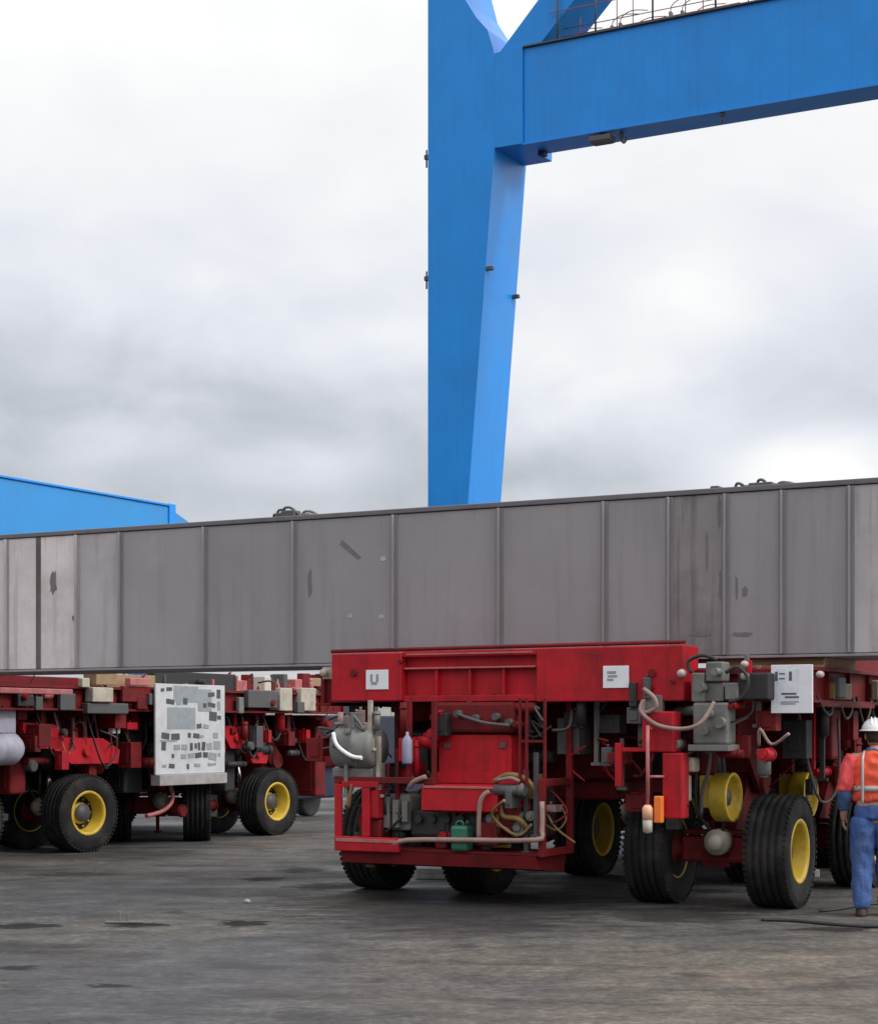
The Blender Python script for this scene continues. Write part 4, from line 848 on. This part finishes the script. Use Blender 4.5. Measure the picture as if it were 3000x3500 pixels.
for k in range(1, 6):
    x = hx + 3.9 * k; MB().box(x - .007, x + .007, .046, .0495, zj0 + .01, zj1 - .01).build('weld_seam', M['blue'], cr)
# things hanging from the beam
p = KL(2048, 488); MB().box(p.x - 0.24, p.x + 0.24, -0.02, 0.3, zj0 - 0.22, zj0 - 0.10, 0.02).box(p.x - 0.20, p.x + 0.20, 0.0, 0.26, zj0 - 0.235, zj0 - 0.221).box(p.x - 0.03, p.x + 0.03, 0.1, 0.2, zj0 - 0.10, zj0 - 0.036).build('floodlight', M['dgrey'], cr)
p = KL(2112, 510); MB().tube([(p.x - 0.05, 0.3, zj0 - 0.036), (p.x - 0.06, 0.3, zj0 - 0.16), (p.x, 0.3, zj0 - 0.24), (p.x + 0.06, 0.3, zj0 - 0.17), (p.x + 0.04, 0.3, zj0 - 0.12)], 0.024).box(p.x - .09, p.x - .01, .26, .34, zj0 - .14, zj0 - .04, .01).build('hook', M['grey'], cr)
p = KL(2462, 420); MB().cyl((p.x, 0.1, zj0 - 0.036), (p.x, 0.1, zj0 - 0.24), 0.018).box(p.x - 0.04, p.x + 0.04, 0.06, 0.14, zj0 - 0.1, zj0 - 0.05).build('cable_drop', M['dgrey'], cr)
p = KL(1812, 520); MB().box(p.x - 0.07, p.x + 0.07, 0.5, 0.7, zj0 - 0.14, zj0 - 0.036, .01).build('bracket', M['navy'], cr)
for (px, py, a) in ((1452, 522, 0.3), (1452, 940, 0.3)):
    q = KL(px, py); MB().box(xl_ - 0.24, xl_ + 0.0, a - 0.05, a + 0.05, q.z - 0.05, q.z + 0.05, 0.01).cyl((xl_ - .2, a, q.z - .22), (xl_ - .2, a, q.z + .16), .02, n=8).build('ladder_bracket', M['dgrey'], cr)
for (px, py) in ((1660, 915), (1765, 955)):
    q = KL(px, py); ex = prof[0][0] + slope * (q.z - prof[0][1]); yy = 0.08 if px < 1700 else 1.38
    MB().box(ex - 0.02, ex + 0.13, yy - 0.05, yy + 0.05, q.z - 0.04, q.z + 0.04, 0.01).build('ladder_bracket', M['dgrey'], cr)
# sill beam on wheels along the crane track
sb = MB().box(-0.75, 0.45, 27.6 - AC, 46 - AC, 0.95, 1.895, 0.03)
for y in (29.0 - AC, 33.0 - AC, 39.0 - AC, 44.5 - AC): sb.box(-0.6, 0.3, y - 0.8, y + 0.8, 0.35, 0.948, 0.04)
sb.build('sill_beam', M['navy'], cr)
for y in (28.5, 29.5, 32.5, 33.5, 38.5, 39.5, 44, 45):
    MB().lathe([(0.0001, -0.12), (0.30, -0.12), (0.34, -0.10), (0.34, 0.10), (0.30, 0.12), (0.0001, 0.12)], 'x', (-0.15, y - AC, 0.345), n=24).build('rail_wheel', M['dgrey'], cr)
MB().prism([(BR - 1.3, 0.0), (BR - 0.3, 0.0), (BR, zj0 - 0.04), (BR - 1.6, zj0 - 0.04)], 'y', 0.0, 1.5).build('leg', M['blue'], cr)

# ------------------------------------------------------------------ second gantry, on the left
SLT = -36.5
S0 = Vector((SLT, 40.0, 0))
g2c = thing('gantry_crane', 'low light blue crane boom sloping down into view above the girder on the left', 'crane', S0.x, S0.y, 0, 'blue gantry cranes behind the girder')
pe = PL(575, 1732, SLT); ps = PL(0, 1630, SLT)
zt3 = (pe.z + ps.z) / 2
MB().box(-1.6, 0, -22, pe.y - S0.y, zt3 - 2.2, zt3, 0.02).build('boom', M['blue2'], g2c)
MB().box(-1.7, 0.06, -22, pe.y - S0.y, zt3 + 0.002, zt3 + 0.07, 0.01).build('walkway', M['blue'], g2c)
MB().box(-1.62, 0.05, pe.y - S0.y + 0.004, pe.y - S0.y + 0.35, zt3 - 2.1, zt3 + 0.10, 0.03).build('end_plate', M['blue'], g2c)
MB().prism([(pe.y - S0.y + .36, zt3 - 2.0), (pe.y - S0.y + 2.2, zt3 - 2.0), (pe.y - S0.y + 2.2, zt3 - .75), (pe.y - S0.y + .36, zt3 - .12)], 'x', -1.2, -0.05).build('end_beam', M['blue2'], g2c)
for y in (-20.5, pe.y - S0.y + 0.0):
    MB().prism([(y - 0.35, 0.0), (y + 0.15, 0.0), (y + 0.25, zt3 - 2.202), (y - 0.55, zt3 - 2.202)], 'x', -1.3, -0.4).build('leg', M['blue'], g2c)

# ------------------------------------------------------------------ distant sheds
def shed(name, label, x, y, wd, dp, h, seed):
    o = bpy.data.objects.new(name, None); COL.objects.link(o); o.location = (x, y, 0); tag(o, label, 'building')
    m = MB(); m.box(-wd / 2, wd / 2, 0, dp, 0, h)
    n = int(wd / 1.2)
    for k in range(n): m.box(-wd / 2 + (k + .5) * wd / n - 0.06, -wd / 2 + (k + .5) * wd / n + 0.06, -0.06, -0.002, 0.3, h - 0.1)
    m.build('wall', M['wall'], o)
    MB().prism([(-0.5, h), (dp / 2, h + dp * 0.09), (dp + 0.5, h), (dp + 0.5, h + 0.15), (dp / 2, h + dp * 0.09 + 0.15), (-0.5, h + 0.15)], 'x', -wd / 2 - 0.4, wd / 2 + 0.4).build('roof', M['roofm'], o)
    for k in range(int(wd / 9)):
        xx = -wd / 2 + 5 + k * 9
        MB().box(xx - 1.6, xx + 1.6, -0.16, -0.07, 0.02, min(3.6, h * .8)).build('shutter_door', M['dgrey'], o)
    return o
shed('warehouse', 'low pale warehouse seen far away in the gap between the two transporters', -14.5, 150, 30, 20, 4.6, 1)
shed('warehouse', 'low pale warehouse seen far away below the deck of the left transporter', -52, 165, 40, 22, 4.2, 2)
shed('warehouse', 'low pale warehouse far behind the tyres of the near transporter', 36, 160, 60, 22, 4.4, 3)

# ------------------------------------------------------------------ small things on the ground
for (px, py, wd, rz, lab) in ((1485, 3004, 0.40, -0.1, 'pale block standing in for bright ground between the tyres under the power pack'), (1850, 2972, 0.33, -0.3, 'pale block standing in for bright ground right of the power pack'), (2770, 2998, 0.12, 0.2, 'small pale block on the ground behind the near right tyre'), (140, 2868, 0.10, 0.3, 'small pale block on the ground by the left transporter tyre')):  # the two larger blocks are added, standing for bright ground beyond the shade
    h = 0.12 if wd > 0.2 else 0.09
    o = MB().box(-wd / 2, wd / 2, -0.12, 0.12, 0.0, h, 0.012).box(-wd / 2 + 0.06, wd / 2 - 0.06, -0.123, 0.123, h * .55, h * .7, 0.002).build('pale_block_or_stand_in', M['concrete'], None, onground(px, py), rz)
    tag(o, lab, 'block', 'pale blocks on the yard, the larger ones standing in for bright ground')
pts = [onground(x, y) + Vector((0, 0, 0.014)) for x, y in ((2600, 3150), (2690, 3152), (2760, 3158), (2850, 3166), (2940, 3172), (3060, 3172), (3200, 3160))]
o0 = pts[0].copy(); o0.z = 0
tag(MB().tube([p - o0 for p in pts], 0.014).build('power_cable', M['black'], None, o0), 'thin black cable lying on the yard near the worker boots', 'cable')
pts = [onground(x, y) + Vector((0, 0, 0.012)) for x, y in ((2800, 3120), (2870, 3112), (2950, 3098), (3050, 3090), (3160, 3085))]
o0 = pts[0].copy(); o0.z = 0
tag(MB().tube([p - o0 for p in pts], 0.012).build('power_cable', M['black'], None, o0), 'second black cable behind the worker running to the tyre', 'cable')
c = onground(425, 3158)
o = MB().box(-.05, -.028, -.012, .012, 0, .105, .004).box(.02, .042, -.012, .012, 0, .085, .004).box(-.16, .16, -.02, .03, 0.004, .022, .005).build('broken_pallet_slat', mat('weathered_grey_wood', (0.17, 0.15, 0.145), .8, dirt=.5), None, c)
tag(o, 'broken grey wooden slat with two upright pegs lying on the dark patch', 'scrap')
c = onground(845, 3088)
tag(MB().ball((0, 0, .018), .035, .03, .022, 10).build('stone', M['concrete'], None, c), 'small pale stone lying on the wet concrete', 'scrap')

# ------------------------------------------------------------------ the worker
def skin_mesh(verts, edges, radii, sub=2, root=0):
    me = bpy.data.meshes.new('sk'); me.from_pydata(verts, edges, []); o = bpy.data.objects.new('sk', me); COL.objects.link(o)
    md = o.modifiers.new('s', 'SKIN'); o.modifiers.new('u', 'SUBSURF').levels = sub
    lay = me.skin_vertices[0].data
    for i, r in enumerate(radii): lay[i].radius = (r, r) if isinstance(r, float) else r
    lay[root].use_root = True
    md.use_smooth_shade = True
    dg = bpy.context.evaluated_depsgraph_get(); m2 = bpy.data.meshes.new_from_object(o.evaluated_get(dg))
    bpy.data.objects.remove(o); return m2
V = [(0, 0, .95), (0, 0, 1.14), (0, 0, 1.34), (0, -.01, 1.47), (0, .02, 1.56)]
E = [(0, 1), (1, 2), (2, 3), (3, 4)]
Rr = [(.15, .11), (.14, .10), (.16, .11), (.07, .065), (.06, .06)]
for sg in (-1, 1):
    b = len(V); V += [(sg * .17, -.01, 1.43), (sg * .245, -.05, 1.16), (sg * .262, .06, .93), (sg * .262, .10, .86)]
    E += [(3 if False else 2, b), (b, b + 1), (b + 1, b + 2), (b + 2, b + 3)]; Rr += [.065, .05, .034, (.042, .024)]
    b = len(V); fy = .10 if sg > 0 else -.06
    V += [(sg * .095, 0, .88), (sg * .105, fy * .3 + .03, .50), (sg * .105, fy * .6 - .03, .10), (sg * .115, fy * .6 + .11, .045)]
    E += [(0, b), (b, b + 1), (b + 1, b + 2), (b + 2, b + 3)]; Rr += [.095, .06, .045, .04]
body = bmesh.new(); body.from_mesh(skin_mesh(V, E, Rr))
for sg in (-1, 1):                                           # five fingers a hand
    px_, py_, pz_ = sg * .262, .105, .855
    for k, ln in enumerate((.062, .072, .068, .052)):
        yo = -.030 + .020 * k
        fv = [(px_, py_ + yo, pz_ + .01), (px_ + sg * .004, py_ + yo + .006, pz_ - .03), (px_ - sg * .006, py_ + yo + .016, pz_ - .03 - ln * .5), (px_ - sg * .024, py_ + yo + .022, pz_ - .03 - ln * .85)]
        body.from_mesh(skin_mesh(fv, [(0, 1), (1, 2), (2, 3)], [.010, .0095, .009, .008], 1))
    fv = [(px_ - sg * .005, py_ + .03, pz_ + .03), (px_ - sg * .016, py_ + .055, pz_ + .005), (px_ - sg * .026, py_ + .064, pz_ - .028)]
    body.from_mesh(skin_mesh(fv, [(0, 1), (1, 2)], [.012, .011, .009], 1))
hd = MB()
hd.loft([((0, .04, 1.535), .03, .03), ((0, .055, 1.545), .048, .055), ((0, .045, 1.575), .062, .085), ((0, .035, 1.615), .070, .096), ((0, .03, 1.66), .075, .100), ((0, .025, 1.70), .072, .096), ((0, .022, 1.735), .055, .075), ((0, .02, 1.755), .02, .03)], n=24)
hd.loft([((0, .135, 1.60), .016, .014), ((0, .145, 1.605), .017, .016), ((0, .136, 1.63), .011, .012), ((0, .128, 1.655), .008, .008)], n=10)
for sg in (-1, 1):
    hd.ball((sg * .076, .025, 1.63), .012, .022, .034, 10)
hd.ball((0, .128, 1.572), .024, .012, .008, 10)
tmp = bpy.data.meshes.new('t'); hd.bm.to_mesh(tmp); hd.bm.free(); body.from_mesh(tmp)
for f in body.faces: f.smooth = True
me = bpy.data.meshes.new('person'); body.to_mesh(me); body.free(); me.materials.append(M['skin'])
per = bpy.data.objects.new('person', me); COL.objects.link(per)
pl = onground(2990, 3132); per.location = pl; per.rotation_euler = (0, 0, R(-14)); per.scale = (1.04, 1.04, 0.968)
tag(per, 'worker in white hard hat, orange vest and blue jeans standing beside the near right tyre', 'person')
vt = MB()
vt.loft([((0, 0, 1.02), .19, .135), ((0, 0, 1.10), .182, .13), ((0, 0, 1.22), .19, .132), ((0, -.005, 1.34), .205, .138), ((0, -.01, 1.42), .20, .125), ((0, -.01, 1.47), .15, .10), ((0, -.01, 1.505), .085, .085)], n=28)
vest = vt.build('safety_vest', M['vest'], per)
tp = MB()
for z in (1.16,): tp.loft([((0, 0, z - .025), .193, .1385), ((0, 0, z + .025), .195, .1395)], n=28, cap=True)
for sg in (-1, 1): tp.tube([(sg * .10, -.125, 1.03), (sg * .10, -.138, 1.2), (sg * .10, -.142, 1.34), (sg * .098, -.12, 1.44), (sg * .088, -.05, 1.492), (sg * .09, .06, 1.47), (sg * .1, .12, 1.36), (sg * .1, .135, 1.2)], .012, n=6)
tp.build('reflective_tape', M['tape'], vest)
sh = MB()
for sg in (-1, 1):
    P = [Vector((sg * .155, -.01, 1.45)), Vector((sg * .195, -.015, 1.40)), Vector((sg * .225, -.035, 1.28)), Vector((sg * .247, -.05, 1.16)), Vector((sg * .258, 0, 1.05)), Vector((sg * .262, .06, .94))]
    rad = [.075, .08, .068, .062, .056, .048]
    rg = [(P[i], rad[i], rad[i], (P[min(i + 1, 5)] - P[max(i - 1, 0)])) for i in range(6)]
    sh_arm = MB(); sh_arm.loft(rg[2:], n=18); sh_arm.build('shirt_arm', M['shirt'], per)
    slv = MB(); slv.loft([(g[0], g[1] + .007, g[2] + .007, g[3]) for g in rg[:4]] + [(P[3].lerp(P[4], .25), .072, .07, rg[3][3])], n=18); slv.build('sleeve', M['vestp'], vest)
sh.loft([((0, 0, .965), .175, .125), ((0, 0, 1.03), .178, .125)], n=24)
sh.loft([((0, -.005, 1.49), .085, .082), ((0, 0, 1.535), .075, .072)], n=20)
sh.build('shirt', M['shirt'], per)
tr_ = MB()
tr_.loft([((0, 0, .86), .165, .125), ((0, 0, .92), .178, .13), ((0, 0, 1.0), .17, .122), ((0, 0, 1.015), .168, .12)], n=26)
for sg in (-1, 1):
    fy = .10 if sg > 0 else -.06
    P = [(sg * .088, 0, .93), (sg * .095, fy * .05, .80), (sg * .10, fy * .2 + .02, .62), (sg * .104, fy * .3 + .03, .50), (sg * .105, fy * .42, .34), (sg * .105, fy * .6 - .02, .14), (sg * .106, fy * .6 - .02, .07)]
    rd = [.108, .118, .108, .098, .090, .078, .084]
    tr_.loft([(P[i], rd[i] * (1 + .05 * math.sin(i * 9.1)), rd[i] * 1.08) for i in range(7)], n=20)
tr_.build('jeans', M['denim'], per)
bt = MB()
for sg in (-1, 1):
    fy = .10 if sg > 0 else -.06; y = fy * .6
    bt.loft([((sg * .108, y + .055, .0), .052, .145), ((sg * .108, y + .055, .025), .054, .148), ((sg * .108, y + .05, .06), .052, .138), ((sg * .107, y + .01, .10), .050, .085), ((sg * .106, y - .025, .16), .050, .06)], n=20)
bt.build('boots', M['leather'], per)
hm = MB()
pr = []
for k in range(9):
    t = math.pi / 2 * k / 8; pr.append((max(.0001, math.cos(t)) , math.sin(t)))
hm.loft([((0, .025, 1.685 + .115 * s), .112 * c + .0005, .138 * c + .0005) for c, s in pr], n=32)
hm.loft([((0, .04, 1.679), .13, .17), ((0, .038, 1.687), .13, .17), ((0, .03, 1.694), .115, .142)], n=32)
for x in (-.03, 0, .03): hm.tube([(x, -.09, 1.74), (x, -.05, 1.785), (x, .025, 1.805), (x, .10, 1.785), (x, .14, 1.74)], .006, n=6)
hm.build('hard_hat', M['white'], per)
MB().loft([((0, -.0, 1.575), .05, .05), ((0, .0, 1.61), .068, .078), ((0, .008, 1.66), .078, .092), ((0, .012, 1.69), .078, .095)], n=22).build('hair', M['hair'], per)
tex = bpy.data.textures.new('folds', 'CLOUDS'); tex.noise_scale = 0.07; tex.noise_depth = 2
for o in list(per.children) + list(vest.children):
    if o.name.split('.')[0] in ('safety_vest', 'jeans', 'shirt', 'shirt_arm', 'sleeve', 'reflective_band'):
        o.modifiers.new('sub', 'SUBSURF').levels = 2; o.modifiers['sub'].render_levels = 2
        md = o.modifiers.new('folds', 'DISPLACE'); md.texture = tex; md.texture_coords = 'LOCAL'; md.strength = 0.045; md.mid_level = 0.5
ey = MB()
for sg in (-1, 1): ey.ball((sg * .031, .122, 1.642), .012, .008, .008, 10)
ey.build('eyes', M['white'], per)
